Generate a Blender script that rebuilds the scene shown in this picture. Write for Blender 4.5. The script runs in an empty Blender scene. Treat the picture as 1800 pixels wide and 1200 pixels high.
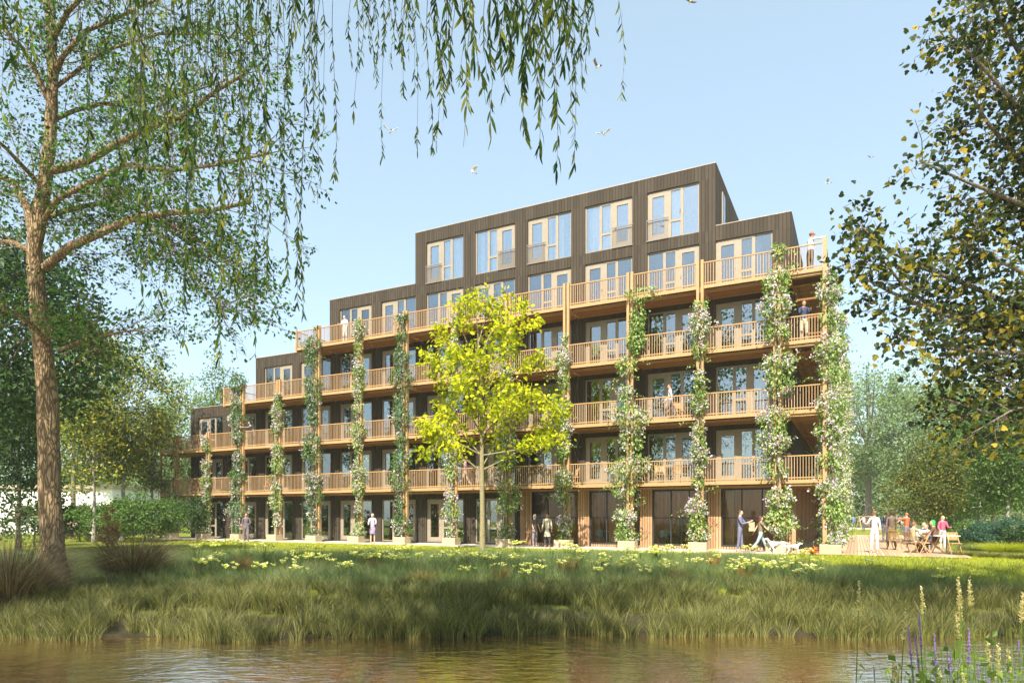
import bpy, math, random
import numpy as np
from math import sin, cos, pi, radians, sqrt
from mathutils import Vector, Matrix
random.seed(5)
C = bpy.context.scene.collection
F = 1177.0; EYE = 1.62; HOR = 907.0
def PX(px, py, Y):                       # a point of the place seen at photo pixel px,py at distance Y
    return np.array([(px-900)/F*Y, Y, EYE-(py-HOR)/F*Y])
def GX(px, Y): return (px-900)/F*Y
def sm(t): t = min(1, max(0, t)); return t*t*(3-2*t)
# ------------------------------------------------------------------ mesh builder
class MB:
    def __init__(s): s.v=[]; s.f=[]; s.n=0
    def add(s, V, Fc, mat=0, smooth=False):
        V=np.asarray(V,float).reshape(-1,3); Fc=np.asarray(Fc,int)
        s.f.append((Fc+s.n, mat, smooth)); s.v.append(V); s.n+=len(V)
    def box(s, x0,x1,y0,y1,z0,z1, mat=0):
        V=[(x0,y0,z0),(x1,y0,z0),(x1,y1,z0),(x0,y1,z0),(x0,y0,z1),(x1,y0,z1),(x1,y1,z1),(x0,y1,z1)]
        s.add(V,[(0,3,2,1),(4,5,6,7),(0,1,5,4),(1,2,6,5),(2,3,7,6),(3,0,4,7)],mat)
    def obox(s, c, ax, ay, az, mat=0):      # oriented box: centre and three half vectors
        c,ax,ay,az=[np.array(q,float) for q in (c,ax,ay,az)]
        V=[c+i*ax+j*ay+k*az for k in (-1,1) for i,j in ((-1,-1),(1,-1),(1,1),(-1,1))]
        s.add(V,[(0,3,2,1),(4,5,6,7),(0,1,5,4),(1,2,6,5),(2,3,7,6),(3,0,4,7)],mat)
    def bar(s, a, b, w, h, mat=0):          # bar from a to b
        a=np.array(a,float); b=np.array(b,float); d=b-a; L=np.linalg.norm(d); d=d/L
        up=np.array([0,0,1.]) if abs(d[2])<.9 else np.array([0,1.,0])
        x=np.cross(d,up); x/=np.linalg.norm(x); y=np.cross(x,d)
        s.obox((a+b)/2, d*L/2, x*w/2, y*h/2, mat)
    def tube(s, P, R, sides=6, mat=0, smooth=True, wob=0, rng=None):
        P=np.asarray(P,float); n=len(P); R=np.broadcast_to(np.asarray(R,float),(n,))
        T=np.gradient(P,axis=0); T/=np.linalg.norm(T,axis=1)[:,None]+1e-9
        ref=np.array([.31,.17,.93]) if abs(T[:,2]).mean()<.8 else np.array([.95,.3,.05])
        A=np.cross(T,ref); A/=np.linalg.norm(A,axis=1)[:,None]+1e-9; Bn=np.cross(T,A)
        ang=np.linspace(0,2*pi,sides,endpoint=False)
        rr=np.ones((n,sides))
        if wob: rr=1+wob*(rng.random((n,sides))-.5)
        V=P[:,None,:]+(A[:,None,:]*np.cos(ang)[None,:,None]+Bn[:,None,:]*np.sin(ang)[None,:,None])*(R[:,None]*rr)[:,:,None]
        i=np.arange(n-1)[:,None]*sides; j=np.arange(sides)[None,:]; k=(j+1)%sides
        q=np.stack([i+j,i+k,i+k+sides,i+j+sides],-1).reshape(-1,4)
        s.add(V.reshape(-1,3),q,mat,smooth)
        s.add(V[-1],[list(range(sides))],mat); s.add(V[0],[list(range(sides))[::-1]],mat)
    def lathe(s, prof, sides=12, c=(0,0,0), mat=0, smooth=True, sx=1, sy=1):
        ang=np.linspace(0,2*pi,sides,endpoint=False); c=np.array(c,float)
        V=np.array([[(r*cos(a)*sx,r*sin(a)*sy,z) for a in ang] for r,z in prof])+c
        n=len(prof); i=np.arange(n-1)[:,None]*sides; j=np.arange(sides)[None,:]; k=(j+1)%sides
        s.add(V.reshape(-1,3),np.stack([i+j,i+k,i+k+sides,i+j+sides],-1).reshape(-1,4),mat,smooth)
    def ball(s, c, r, mat=0, seg=10, rings=6):
        c=np.array(c,float); r=np.array(r,float)*np.ones(3)
        th=np.linspace(.12,pi-.12,rings); s2=[(sin(t),-cos(t)) for t in th]
        ang=np.linspace(0,2*pi,seg,endpoint=False)
        V=np.array([[(a*cos(q)*r[0],a*sin(q)*r[1],z*r[2]) for q in ang] for a,z in s2])+c
        n=rings; i=np.arange(n-1)[:,None]*seg; j=np.arange(seg)[None,:]; k=(j+1)%seg
        s.add(V.reshape(-1,3),np.stack([i+j,i+k,i+k+seg,i+j+seg],-1).reshape(-1,4),mat,True)
        s.add(V[-1],[list(range(seg))],mat,True); s.add(V[0],[list(range(seg))[::-1]],mat,True)
    def scatter(s, Pn, A, N, S, tmpl, mat=0):    # leaves: positions, axis, normal, size, template
        TV,TF=tmpl; TV=np.asarray(TV,float)
        Pn=np.asarray(Pn,float); m=len(Pn)
        if m==0: return
        A=A/(np.linalg.norm(A,axis=1)[:,None]+1e-9)
        X=np.cross(A,N); X/=np.linalg.norm(X,axis=1)[:,None]+1e-9; Z=np.cross(X,A)
        S=np.broadcast_to(np.asarray(S,float),(m,))
        V=Pn[:,None,:]+(X[:,None,:]*TV[None,:,0,None]+A[:,None,:]*TV[None,:,1,None]+Z[:,None,:]*TV[None,:,2,None])*S[:,None,None]
        k=len(TV); V=V.reshape(-1,3); off=(np.arange(m)*k)[:,None,None]
        base=s.n; s.v.append(V); s.n+=len(V)
        bs={}
        for f in TF: bs.setdefault(len(f),[]).append(f)
        for L,fs in bs.items():
            q=(np.array(fs)[None,:,:]+off).reshape(-1,L)
            s.f.append((q+base,mat,False))
    def mesh(s, name):
        me=bpy.data.meshes.new(name)
        V=np.concatenate(s.v) if s.v else np.zeros((0,3))
        me.vertices.add(len(V)); me.vertices.foreach_set('co',V.astype(np.float32).ravel())
        nl=sum(f.size for f,_,_ in s.f); nf=sum(len(f) for f,_,_ in s.f)
        me.loops.add(nl); me.polygons.add(nf)
        me.loops.foreach_set('vertex_index',np.concatenate([f.ravel() for f,_,_ in s.f]).astype(np.int32))
        tot=np.concatenate([np.full(len(f),f.shape[1]) for f,_,_ in s.f])
        st=np.concatenate([[0],np.cumsum(tot)[:-1]])
        me.polygons.foreach_set('loop_start',st.astype(np.int32))
        me.polygons.foreach_set('material_index',np.concatenate([np.full(len(f),m) for f,m,_ in s.f]).astype(np.int32))
        me.polygons.foreach_set('use_smooth',np.concatenate([np.full(len(f),sh) for f,_,sh in s.f]).astype(bool))
        me.update(calc_edges=True)
        return me
    def build(s, name, mats, parent=None, loc=None):
        me=s.mesh(name)
        if not isinstance(mats,(list,tuple)): mats=[mats]
        for m in mats: me.materials.append(m)
        return link(name, me, parent, loc)
def link(name, me, parent=None, loc=None, rz=0):
    o=bpy.data.objects.new(name, me); C.objects.link(o)
    if parent is not None: o.parent=parent
    if loc is not None: o.location=loc
    if rz: o.rotation_euler=(0,0,rz)
    return o
def tag(o, label=None, cat=None, group=None, kind=None):
    if label: o['label']=label
    if cat: o['category']=cat
    if group: o['group']=group
    if kind: o['kind']=kind
    return o
def thing(name, label, cat, loc=(0,0,0), rz=0, group=None):
    o=bpy.data.objects.new(name,None); C.objects.link(o); o.empty_display_size=.2
    o.location=loc; o.rotation_euler=(0,0,rz)
    return tag(o,label,cat,group)
def copy_tree(o, parent=None, loc=None, rz=None, sc=None, label=None, group=None):
    c=o.copy(); C.objects.link(c)
    if parent is not None: c.parent=parent
    if loc is not None: c.location=loc
    if rz is not None: c.rotation_euler=(0,0,rz)
    if sc is not None: c.scale=sc if hasattr(sc,'__len__') else (sc,sc,sc)
    if label: c['label']=label
    if group: c['group']=group
    for ch in [q for q in KIDS.get(o.name,[])]:
        copy_tree(ch,c); 
    return c
class _K(dict):
    def get(s,name,d=None):
        return [q for q in bpy.data.objects[name].children]
KIDS=_K()
# ------------------------------------------------------------------ materials
def newmat(name):
    m=bpy.data.materials.new(name); m.use_nodes=True; nt=m.node_tree; nt.nodes.clear()
    out=nt.nodes.new('ShaderNodeOutputMaterial'); return m,nt,out
def ramp(nt, cols, fac):
    r=nt.nodes.new('ShaderNodeValToRGB'); e=r.color_ramp.elements
    while len(e)<len(cols): e.new(.5)
    for i,c in enumerate(cols):
        p,cc=c if (len(c)==2) else (i/(len(cols)-1),c)
        e[i].position=p; e[i].color=(*cc,1)
    nt.links.new(fac,r.inputs[0]); return r.outputs[0]
def mat(name, col, rough=.7, var=.12, scale=6, metal=0, bump=0, bscale=30, spec=.4, stretch=(1,1,1), col2=None, sheen=0, emis=None):
    m,nt,out=newmat(name); b=nt.nodes.new('ShaderNodeBsdfPrincipled')
    b.inputs['Roughness'].default_value=rough; b.inputs['Metallic'].default_value=metal
    b.inputs['Specular IOR Level'].default_value=spec
    tc=nt.nodes.new('ShaderNodeTexCoord'); mp=nt.nodes.new('ShaderNodeMapping'); mp.inputs['Scale'].default_value=stretch
    nt.links.new(tc.outputs['Object'],mp.inputs[0])
    nz=nt.nodes.new('ShaderNodeTexNoise'); nz.inputs['Scale'].default_value=scale; nz.inputs['Detail'].default_value=6
    nt.links.new(mp.outputs[0],nz.inputs['Vector'])
    c=np.array(col); c2=np.array(col2) if col2 is not None else np.clip(c*(1+var*1.6),0,1)
    o=ramp(nt,[(.3,tuple(np.clip(c*(1-var*1.6),0,1))),(.7,tuple(c2))],nz.outputs[0])
    nt.links.new(o,b.inputs['Base Color'])
    if bump:
        n2=nt.nodes.new('ShaderNodeTexNoise'); n2.inputs['Scale'].default_value=bscale; n2.inputs['Detail'].default_value=5
        nt.links.new(mp.outputs[0],n2.inputs['Vector'])
        bp=nt.nodes.new('ShaderNodeBump'); bp.inputs['Strength'].default_value=bump; bp.inputs['Distance'].default_value=.02
        nt.links.new(n2.outputs[0],bp.inputs['Height']); nt.links.new(bp.outputs[0],b.inputs['Normal'])
    nt.links.new(b.outputs[0],out.inputs[0]); return m
def islandmat(name, cols, rough=.7, bump=0, stretch=(1,1,12), spec=.3, grain=.25):   # boards, each with its own tone, plus grain
    m,nt,out=newmat(name); b=nt.nodes.new('ShaderNodeBsdfPrincipled'); b.inputs['Roughness'].default_value=rough
    b.inputs['Specular IOR Level'].default_value=spec
    g=nt.nodes.new('ShaderNodeNewGeometry'); c=ramp(nt,cols,g.outputs['Random Per Island'])
    tc=nt.nodes.new('ShaderNodeTexCoord'); mp=nt.nodes.new('ShaderNodeMapping'); mp.inputs['Scale'].default_value=stretch
    nt.links.new(tc.outputs['Object'],mp.inputs[0])
    nz=nt.nodes.new('ShaderNodeTexNoise'); nz.inputs['Scale'].default_value=3; nz.inputs['Detail'].default_value=7
    nt.links.new(mp.outputs[0],nz.inputs['Vector'])
    mx=nt.nodes.new('ShaderNodeMix'); mx.data_type='RGBA'; mx.blend_type='MULTIPLY'; mx.inputs[0].default_value=1
    k=ramp(nt,[(.3,(1-grain,)*3),(.7,(1+grain*.3,)*3)],nz.outputs[0])
    nt.links.new(c,mx.inputs[6]); nt.links.new(k,mx.inputs[7]); nt.links.new(mx.outputs[2],b.inputs['Base Color'])
    if bump:
        bp=nt.nodes.new('ShaderNodeBump'); bp.inputs['Strength'].default_value=bump; bp.inputs['Distance'].default_value=.01
        nt.links.new(nz.outputs[0],bp.inputs['Height']); nt.links.new(bp.outputs[0],b.inputs['Normal'])
    nt.links.new(b.outputs[0],out.inputs[0]); return m
def leafmat(name, cols, trans=.35, rough=.5, spec=.3, tcol=1.5):
    m,nt,out=newmat(name); g=nt.nodes.new('ShaderNodeNewGeometry')
    c=ramp(nt,cols,g.outputs['Random Per Island'])
    b=nt.nodes.new('ShaderNodeBsdfPrincipled'); b.inputs['Roughness'].default_value=rough; b.inputs['Specular IOR Level'].default_value=spec
    nt.links.new(c,b.inputs['Base Color'])
    t=nt.nodes.new('ShaderNodeBsdfTranslucent')
    mm=nt.nodes.new('ShaderNodeMix'); mm.data_type='RGBA'; mm.blend_type='MULTIPLY'; mm.inputs[0].default_value=1
    nt.links.new(c,mm.inputs[6]); mm.inputs[7].default_value=(tcol,tcol*1.05,tcol*.45,1); nt.links.new(mm.outputs[2],t.inputs[0])
    x=nt.nodes.new('ShaderNodeMixShader'); x.inputs[0].default_value=trans
    nt.links.new(b.outputs[0],x.inputs[1]); nt.links.new(t.outputs[0],x.inputs[2]); nt.links.new(x.outputs[0],out.inputs[0])
    return m
def glassmat(name, base=.25, tint=(.85,.9,.9), rough=.01, gc=(.84,.94,1)):
    m,nt,out=newmat(name)
    t=nt.nodes.new('ShaderNodeBsdfTransparent'); t.inputs[0].default_value=(*tint,1)
    g=nt.nodes.new('ShaderNodeBsdfGlossy'); g.inputs['Roughness'].default_value=rough; g.inputs[0].default_value=(*gc,1)
    f=nt.nodes.new('ShaderNodeFresnel'); f.inputs[0].default_value=1.5
    r=nt.nodes.new('ShaderNodeMapRange'); r.inputs[3].default_value=base; r.inputs[4].default_value=1.0
    nt.links.new(f.outputs[0],r.inputs[0])
    x=nt.nodes.new('ShaderNodeMixShader'); nt.links.new(r.outputs[0],x.inputs[0]); nt.links.new(t.outputs[0],x.inputs[1]); nt.links.new(g.outputs[0],x.inputs[2])
    nt.links.new(x.outputs[0],out.inputs[0]); return m
M={}
M['clad']=islandmat('dark_cladding',[(.049,.040,.030),(.060,.049,.037),(.070,.058,.044)],.75,.2,(6,6,1.2),spec=.08,grain=.10)
M['back']=mat('cladding_backing',(.02,.018,.016),.9)
M['coping']=mat('roof_coping',(.35,.29,.22),.5)
M['wood']=islandmat('balcony_timber',[(.37,.215,.095),(.43,.26,.12),(.49,.305,.15)],.6,.2,(3,3,3),grain=.18)
M['baluster']=islandmat('baluster_timber',[(.34,.215,.11),(.40,.26,.14),(.46,.305,.17)],.6,.2,(3,3,3),grain=.15)
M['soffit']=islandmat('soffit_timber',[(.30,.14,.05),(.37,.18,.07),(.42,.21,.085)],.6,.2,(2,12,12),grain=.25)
M['slat']=islandmat('cafe_slats',[(.36,.20,.10),(.44,.26,.14),(.52,.32,.18)],.6,.2,(12,12,1),grain=.25)
M['frame']=mat('window_frame_beige',(.27,.23,.175),.5,.05)
M['dframe']=mat('window_frame_dark',(.03,.035,.04),.4,.05)
M['glass']=glassmat('window_glass',.20,(.6,.65,.65))
M['glass5']=glassmat('top_window_glass',.32,(.92,.95,.95))
M['cglass']=glassmat('storefront_glass',0,(.97,.97,.96),gc=(.6,.6,.6))
M['curtain']=mat('white_curtain',(.85,.85,.86),.9,.05)
M['metalrail']=mat('grey_metal_rail',(.22,.20,.175),.4,.05,metal=.2)
M['inwall']=mat('interior_wall',(.20,.16,.12),.9)
M['inwood']=islandmat('interior_wood',[(.58,.27,.11),(.72,.38,.17)],.6,.1,(10,10,1))
M['infloor']=mat('interior_floor',(.66,.50,.34),.5)
M['concrete']=mat('pale_paving',(.50,.47,.41),.8,.1,3,bump=.2)
M['planter']=islandmat('planter_timber',[(.46,.36,.24),(.54,.43,.30)],.7,.2,(2,2,10),grain=.2)
M['soil']=mat('soil',(.04,.03,.02),.95,.3,20)
M['deck']=islandmat('deck_boards',[(.40,.27,.17),(.47,.33,.21),(.54,.39,.26)],.7,.3,(1,8,8),grain=.2)
M['white']=mat('white_render',(.78,.77,.74),.8,.04)
M['bark']=None
def barkmat(name, c1, c2, sc=6, bump=.8, zs=.25):
    m,nt,out=newmat(name); b=nt.nodes.new('ShaderNodeBsdfPrincipled'); b.inputs['Roughness'].default_value=.9; b.inputs['Specular IOR Level'].default_value=.1
    tc=nt.nodes.new('ShaderNodeTexCoord'); mp=nt.nodes.new('ShaderNodeMapping'); mp.inputs['Scale'].default_value=(1,1,zs)
    nt.links.new(tc.outputs['Object'],mp.inputs[0])
    nz=nt.nodes.new('ShaderNodeTexNoise'); nz.inputs['Scale'].default_value=sc*.5; nz.inputs['Detail'].default_value=3
    nt.links.new(mp.outputs[0],nz.inputs['Vector'])
    ad=nt.nodes.new('ShaderNodeMix'); ad.data_type='RGBA'; ad.blend_type='ADD'; ad.inputs[0].default_value=.42
    nt.links.new(mp.outputs[0],ad.inputs[6]); nt.links.new(nz.outputs['Color'],ad.inputs[7])
    vo=nt.nodes.new('ShaderNodeTexVoronoi'); vo.feature='DISTANCE_TO_EDGE'; vo.inputs['Scale'].default_value=sc*2.6; vo.inputs['Randomness'].default_value=1
    nt.links.new(ad.outputs[2],vo.inputs['Vector'])
    n2=nt.nodes.new('ShaderNodeTexNoise'); n2.inputs['Scale'].default_value=sc*5; n2.inputs['Detail'].default_value=8; n2.inputs['Roughness'].default_value=.7
    nt.links.new(mp.outputs[0],n2.inputs['Vector'])
    ma=nt.nodes.new('ShaderNodeMath'); ma.operation='MULTIPLY_ADD'; ma.inputs[1].default_value=.75
    r0=nt.nodes.new('ShaderNodeMapRange'); r0.inputs[2].default_value=.22; r0.inputs[4].default_value=.62; nt.links.new(vo.outputs['Distance'],r0.inputs[0])
    nt.links.new(n2.outputs[0],ma.inputs[0]); nt.links.new(r0.outputs[0],ma.inputs[2])
    c=ramp(nt,[(.25,tuple(np.array(c1)*.55)),(.55,c1),(.95,c2)],ma.outputs[0]); nt.links.new(c,b.inputs['Base Color'])
    bp=nt.nodes.new('ShaderNodeBump'); bp.inputs['Strength'].default_value=bump; bp.inputs['Distance'].default_value=.05
    nt.links.new(ma.outputs[0],bp.inputs['Height']); nt.links.new(bp.outputs[0],b.inputs['Normal'])
    nt.links.new(b.outputs[0],out.inputs[0]); return m
M['bark']=barkmat('fissured_bark',(.17,.12,.07),(.34,.25,.15),5.5,.9,.24)
M['bark2']=barkmat('smooth_bark',(.13,.11,.085),(.24,.21,.17),9,.5)
M['birchbark']=barkmat('pale_bark',(.22,.20,.17),(.48,.45,.40),8,.4,1.5)
M['ybark']=barkmat('young_bark',(.20,.17,.09),(.34,.30,.18),14,.3)
M['lf_left']=leafmat('leaf_small_green',[(.015,.045,.010),(.035,.10,.016),(.11,.25,.035)],.42)
M['lf_willow']=leafmat('leaf_willow',[(.018,.05,.012),(.04,.085,.015),(.08,.15,.02),(.20,.25,.03),(.34,.32,.04)],.5,.4,.4)
M['lf_maple']=leafmat('leaf_autumn',[(.0,(.012,.026,.008)),(.45,(.026,.048,.011)),(.68,(.065,.09,.016)),(.86,(.22,.20,.025)),(1.,(.44,.32,.035))],.35)
M['lf_yellow']=leafmat('leaf_lime',[(.13,.20,.012),(.36,.42,.014),(.55,.56,.02),(.70,.66,.03)],.45,.8,.1,1.2)
M['lf_dark']=leafmat('leaf_dark',[(.015,.035,.012),(.03,.07,.02),(.06,.12,.03)],.3)
M['lf_mid']=leafmat('leaf_mid',[(.04,.085,.02),(.075,.15,.03),(.14,.24,.045)],.35)
M['lf_blue']=leafmat('leaf_bluegreen',[(.02,.06,.045),(.04,.11,.07),(.06,.14,.08)],.35)
M['lf_aut']=leafmat('leaf_olive_gold',[(.03,.055,.012),(.07,.11,.02),(.19,.21,.03),(.46,.40,.045)],.35)
M['lf_hazed']=leafmat('leaf_far_haze_tint',[(.11,.17,.075),(.16,.235,.10),(.23,.31,.14)],.35)  # far-tree greens lightened and greyed, distance haze put into the leaf colour
M['lf_olive']=leafmat('leaf_olive_green',[(.03,.055,.012),(.06,.09,.018),(.12,.14,.025),(.24,.22,.035)],.35)
M['lf_pale']=leafmat('leaf_pale_green',[(.07,.14,.03),(.12,.21,.045),(.19,.28,.06)],.35)
M['lf_vine']=leafmat('leaf_vine',[(.07,.15,.035),(.15,.25,.06),(.25,.36,.09),(.42,.50,.18)],.3)
M['lf_vine2']=leafmat('leaf_vine_dark',[(.045,.10,.03),(.085,.17,.05),(.14,.25,.08)],.3)
M['flower']=leafmat('petal_lilac',[(.45,.31,.60),(.66,.50,.72),(.80,.68,.80),(.88,.80,.85)],.3,tcol=1.1)
M['petal_y']=leafmat('petal_yellow',[(.75,.72,.10),(.85,.84,.32),(.85,.86,.55)],.3,tcol=1.1)
M['petal_c']=leafmat('petal_cream',[(.42,.40,.16),(.62,.54,.28),(.74,.68,.44)],.3,tcol=1.1)
M['petal_v']=leafmat('petal_violet',[(.16,.10,.50),(.30,.18,.60),(.45,.30,.65)],.3,tcol=1.1)
M['petal_o']=leafmat('petal_orange',[(.8,.18,.02),(.85,.3,.05)],.3,tcol=1.1)
M['petal_r']=leafmat('petal_red',[(.55,.03,.06),(.8,.7,.7)],.3,tcol=1.1)
M['g_sedge']=leafmat('grass_sedge',[(.022,.030,.008),(.07,.085,.018),(.14,.15,.035),(.33,.31,.12)],.3)
M['g_meadow']=leafmat('grass_meadow',[(.05,.095,.035),(.085,.15,.05),(.15,.21,.07),(.26,.24,.12)],.3)
M['g_lawn']=leafmat('grass_lawn',[(.20,.25,.012),(.32,.35,.02),(.46,.46,.04)],.35)
M['g_brown']=leafmat('grass_dry',[(.035,.035,.018),(.07,.06,.03),(.13,.10,.05),(.26,.20,.11)],.25)
M['g_rust']=leafmat('grass_rust',[(.15,.07,.02),(.28,.14,.04),(.36,.24,.08)],.25)
M['g_reed']=leafmat('reed_green',[(.05,.10,.015),(.09,.16,.02),(.18,.24,.03)],.3)
# leaf templates: (x width, y length, z normal), unit length
T_DIA=([(0,0,0),(-.30,.45,.07),(0,1,0),(.30,.45,.07)],[(0,3,2,1)])
T_OVAL=([(0,0,0),(-.26,.25,.06),(-.26,.65,.03),(0,1,-.12),(.26,.65,.03),(.26,.25,.06)],[(0,5,4,3),(0,3,2,1)])
T_WIL=([(0,0,0),(-.07,.22,.02),(-.085,.5,-.01),(-.05,.8,-.08),(0,1,-.15),(.05,.8,-.08),(.085,.5,-.01),(.07,.22,.02)],[(0,7,6,2,1),(2,6,5,4,3)])
T_MAP=([(0,0,0),(.30,.05,0),(.55,.32,.05),(.32,.48,0),(.30,.75,.03),(0,1,-.08),(-.30,.75,.03),(-.32,.48,0),(-.55,.32,.05),(-.30,.05,0)],[(0,1,2,3),(0,3,4,5),(0,5,6,7),(0,7,8,9)])
T_PET=([(0,0,0),(-.45,.4,.12),(-.2,1,.05),(.2,1,.05),(.45,.4,.12)],[(0,4,3,2,1)])
def rdir(rng,n,up=0.0):
    v=rng.normal(size=(n,3)); v/=np.linalg.norm(v,axis=1)[:,None]; v[:,2]+=up
    return v/np.linalg.norm(v,axis=1)[:,None]
def blades(mb, rng, base, h, lean, width, mat=0, seg=2, curve=.5):
    """grass blades: base Nx3, height N, lean Nx2 (horizontal displacement of the tip), width"""
    n=len(base); az=rng.random(n)*2*pi
    side=np.stack([np.cos(az),np.sin(az)*.4,np.zeros(n)],1)
    rows=[]
    for i in range(seg+1):
        t=i/seg; p=base.copy(); p[:,2]+=h*(t-curve*.18*t*t*2*np.minimum(1,np.linalg.norm(lean,axis=1)/(h+1e-6)))
        p[:,:2]+=lean*(t**2)
        w=(width*(1-t**1.5)*.5)[:,None] if i<seg else None
        rows.append((p,w))
    V=[]; 
    for p,w in rows[:-1]: V+= [p-side*w, p+side*w]
    V.append(rows[-1][0]); k=len(V)
    V=np.stack(V,1).reshape(-1,3); off=(np.arange(n)*k)[:,None]
    base_i=mb.n; mb.v.append(V); mb.n+=len(V)
    for i in range(seg-1):
        mb.f.append((np.array([[2*i,2*i+1,2*i+3,2*i+2]])+off+base_i,mat,False))
    mb.f.append((np.array([[2*(seg-1),2*(seg-1)+1,2*seg]])+off+base_i,mat,False))
HAZE=.0005; EXPO=1.15
# ------------------------------------------------------------------ building frame: u runs left along the front, d is the distance behind the viewer's parallel
DL=np.array([-2289.,1177.])/math.hypot(2289,1177); DR=np.array([605.,1177.])/math.hypot(605,1177)
def B(u,d,z=0):
    p=DL*u+DR*d; return np.array([p[0],p[1],z])
def u_at(px,d):
    r=(px-900)/F; return (DR[0]*d-r*DR[1]*d)/(DL[1]*r-DL[0])
U0,D0=2.61,32.75
BROT=math.atan2(-DL[1],-DL[0])
def bb(mb,u0,u1,d0,d1,z0,z1,mat=0):   # box in the building's own frame
    mb.box(U0-max(u0,u1),U0-min(u0,u1),min(d0,d1)-D0,max(d0,d1)-D0,z0,z1,mat)
P_=3.31; COL=[6.37+P_*(k-2) for k in range(0,14)]; COL[0]=1.11    # column positions (0 = right corner)
DC=31.28                                                         # column line
WU=lambda k: 3.40+P_*k                                           # right edge of window k
# ------------------------------------------------------------------ terrain
def shore(X): return 12.35+.22*np.sin(X*.55+1)+.15*np.sin(X*1.7)+.02*X
def mounds(X,Y): return .05*np.sin(X*.7+Y*.3)*np.sin(Y*.9)+.03*np.sin(X*2.1+1)*np.sin(Y*2.3)
def zt(X,Y):
    X=np.asarray(X,float); Y=np.asarray(Y,float)
    t=np.clip((Y-shore(X))/1.2,0,1); t2=np.clip((Y-shore(X))/11,0,1)
    z=-.66+.30*t*t*(3-2*t)+.36*t2*(2-t2)
    z=np.where(Y<shore(X), -.66-.8*np.clip((shore(X)-Y)/1.5,0,1), z)
    near=np.clip((3.2-Y)/2.5,0,1); z=np.where(Y<6, -1.46+1.3*near*near*(3-2*near), z)
    m=mounds(X,Y)*np.clip((Y-shore(X))/2,0,1)*np.clip((27-Y)/6,0,1)
    return z+m
def build_terrain():
    xs=np.concatenate([[-420,-300,-200,-140,-100,-75],np.linspace(-60,60,241),[75,100,140,200,300,420]])
    ys=np.concatenate([[-60,-45,-30,-20,-12,-6],np.linspace(-3,40,173),[42,45,50,58,70,90,120,170,250,420]])
    XX,YY=np.meshgrid(xs,ys); Z=zt(XX,YY)
    V=np.stack([XX,YY,Z],-1).reshape(-1,3); nx=len(xs); ny=len(ys)
    i=np.arange(ny-1)[:,None]*nx; j=np.arange(nx-1)[None,:]
    q=np.stack([i+j,i+j+1,i+j+1+nx,i+j+nx],-1).reshape(-1,4)
    mb=MB(); mb.add(V,q,0,True)
    m,nt,out=newmat('earth_and_turf'); b=nt.nodes.new('ShaderNodeBsdfPrincipled'); b.inputs['Roughness'].default_value=.95; b.inputs['Specular IOR Level'].default_value=.1
    tc=nt.nodes.new('ShaderNodeTexCoord'); n1=nt.nodes.new('ShaderNodeTexNoise'); n1.inputs['Scale'].default_value=.6; n1.inputs['Detail'].default_value=8
    n2=nt.nodes.new('ShaderNodeTexNoise'); n2.inputs['Scale'].default_value=14; n2.inputs['Detail'].default_value=6
    nt.links.new(tc.outputs['Object'],n1.inputs['Vector']); nt.links.new(tc.outputs['Object'],n2.inputs['Vector'])
    a=nt.nodes.new('ShaderNodeMath'); a.operation='MULTIPLY_ADD'; a.inputs[1].default_value=.5; nt.links.new(n2.outputs[0],a.inputs[0]); 
    h=nt.nodes.new('ShaderNodeMath'); h.operation='MULTIPLY'; h.inputs[1].default_value=.5; nt.links.new(n1.outputs[0],h.inputs[0]); nt.links.new(h.outputs[0],a.inputs[2])
    lawn=ramp(nt,[(.3,(.10,.14,.015)),(.5,(.17,.20,.02)),(.7,(.26,.27,.035))],a.outputs[0])
    mud=ramp(nt,[(.3,(.025,.022,.012)),(.7,(.06,.055,.03))],a.outputs[0])
    sp=nt.nodes.new('ShaderNodeSeparateXYZ'); nt.links.new(tc.outputs['Object'],sp.inputs[0])
    r=nt.nodes.new('ShaderNodeMapRange'); r.inputs[1].default_value=-.36; r.inputs[2].default_value=-.12; nt.links.new(sp.outputs['Z'],r.inputs[0])
    mx=nt.nodes.new('ShaderNodeMix'); mx.data_type='RGBA'; nt.links.new(r.outputs[0],mx.inputs[0]); nt.links.new(mud,mx.inputs[6]); nt.links.new(lawn,mx.inputs[7])
    nt.links.new(mx.outputs[2],b.inputs['Base Color']); nt.links.new(b.outputs[0],out.inputs[0])
    tag(mb.build('ground',m),kind='structure')
    # water
    m,nt,out=newmat('pond_water'); b=nt.nodes.new('ShaderNodeBsdfPrincipled')
    b.inputs['Base Color'].default_value=(.11,.055,.022,1); b.inputs['Roughness'].default_value=.03; b.inputs['IOR'].default_value=2.1
    tc=nt.nodes.new('ShaderNodeTexCoord'); mp=nt.nodes.new('ShaderNodeMapping'); mp.inputs['Scale'].default_value=(1,2.1,1); mp.inputs['Rotation'].default_value=(0,0,.12)
    nt.links.new(tc.outputs['Object'],mp.inputs[0])
    n1=nt.nodes.new('ShaderNodeTexNoise'); n1.inputs['Scale'].default_value=2.6; n1.inputs['Detail'].default_value=3; n1.inputs['Roughness'].default_value=.5; n1.inputs['Distortion'].default_value=.6
    nt.links.new(mp.outputs[0],n1.inputs['Vector'])
    n2=nt.nodes.new('ShaderNodeTexNoise'); n2.inputs['Scale'].default_value=9; n2.inputs['Detail'].default_value=2
    nt.links.new(mp.outputs[0],n2.inputs['Vector'])
    a=nt.nodes.new('ShaderNodeMath'); a.operation='MULTIPLY_ADD'; a.inputs[1].default_value=.22; nt.links.new(n2.outputs[0],a.inputs[0]); nt.links.new(n1.outputs[0],a.inputs[2])
    bp=nt.nodes.new('ShaderNodeBump'); bp.inputs['Strength'].default_value=1; bp.inputs['Distance'].default_value=.017
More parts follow.
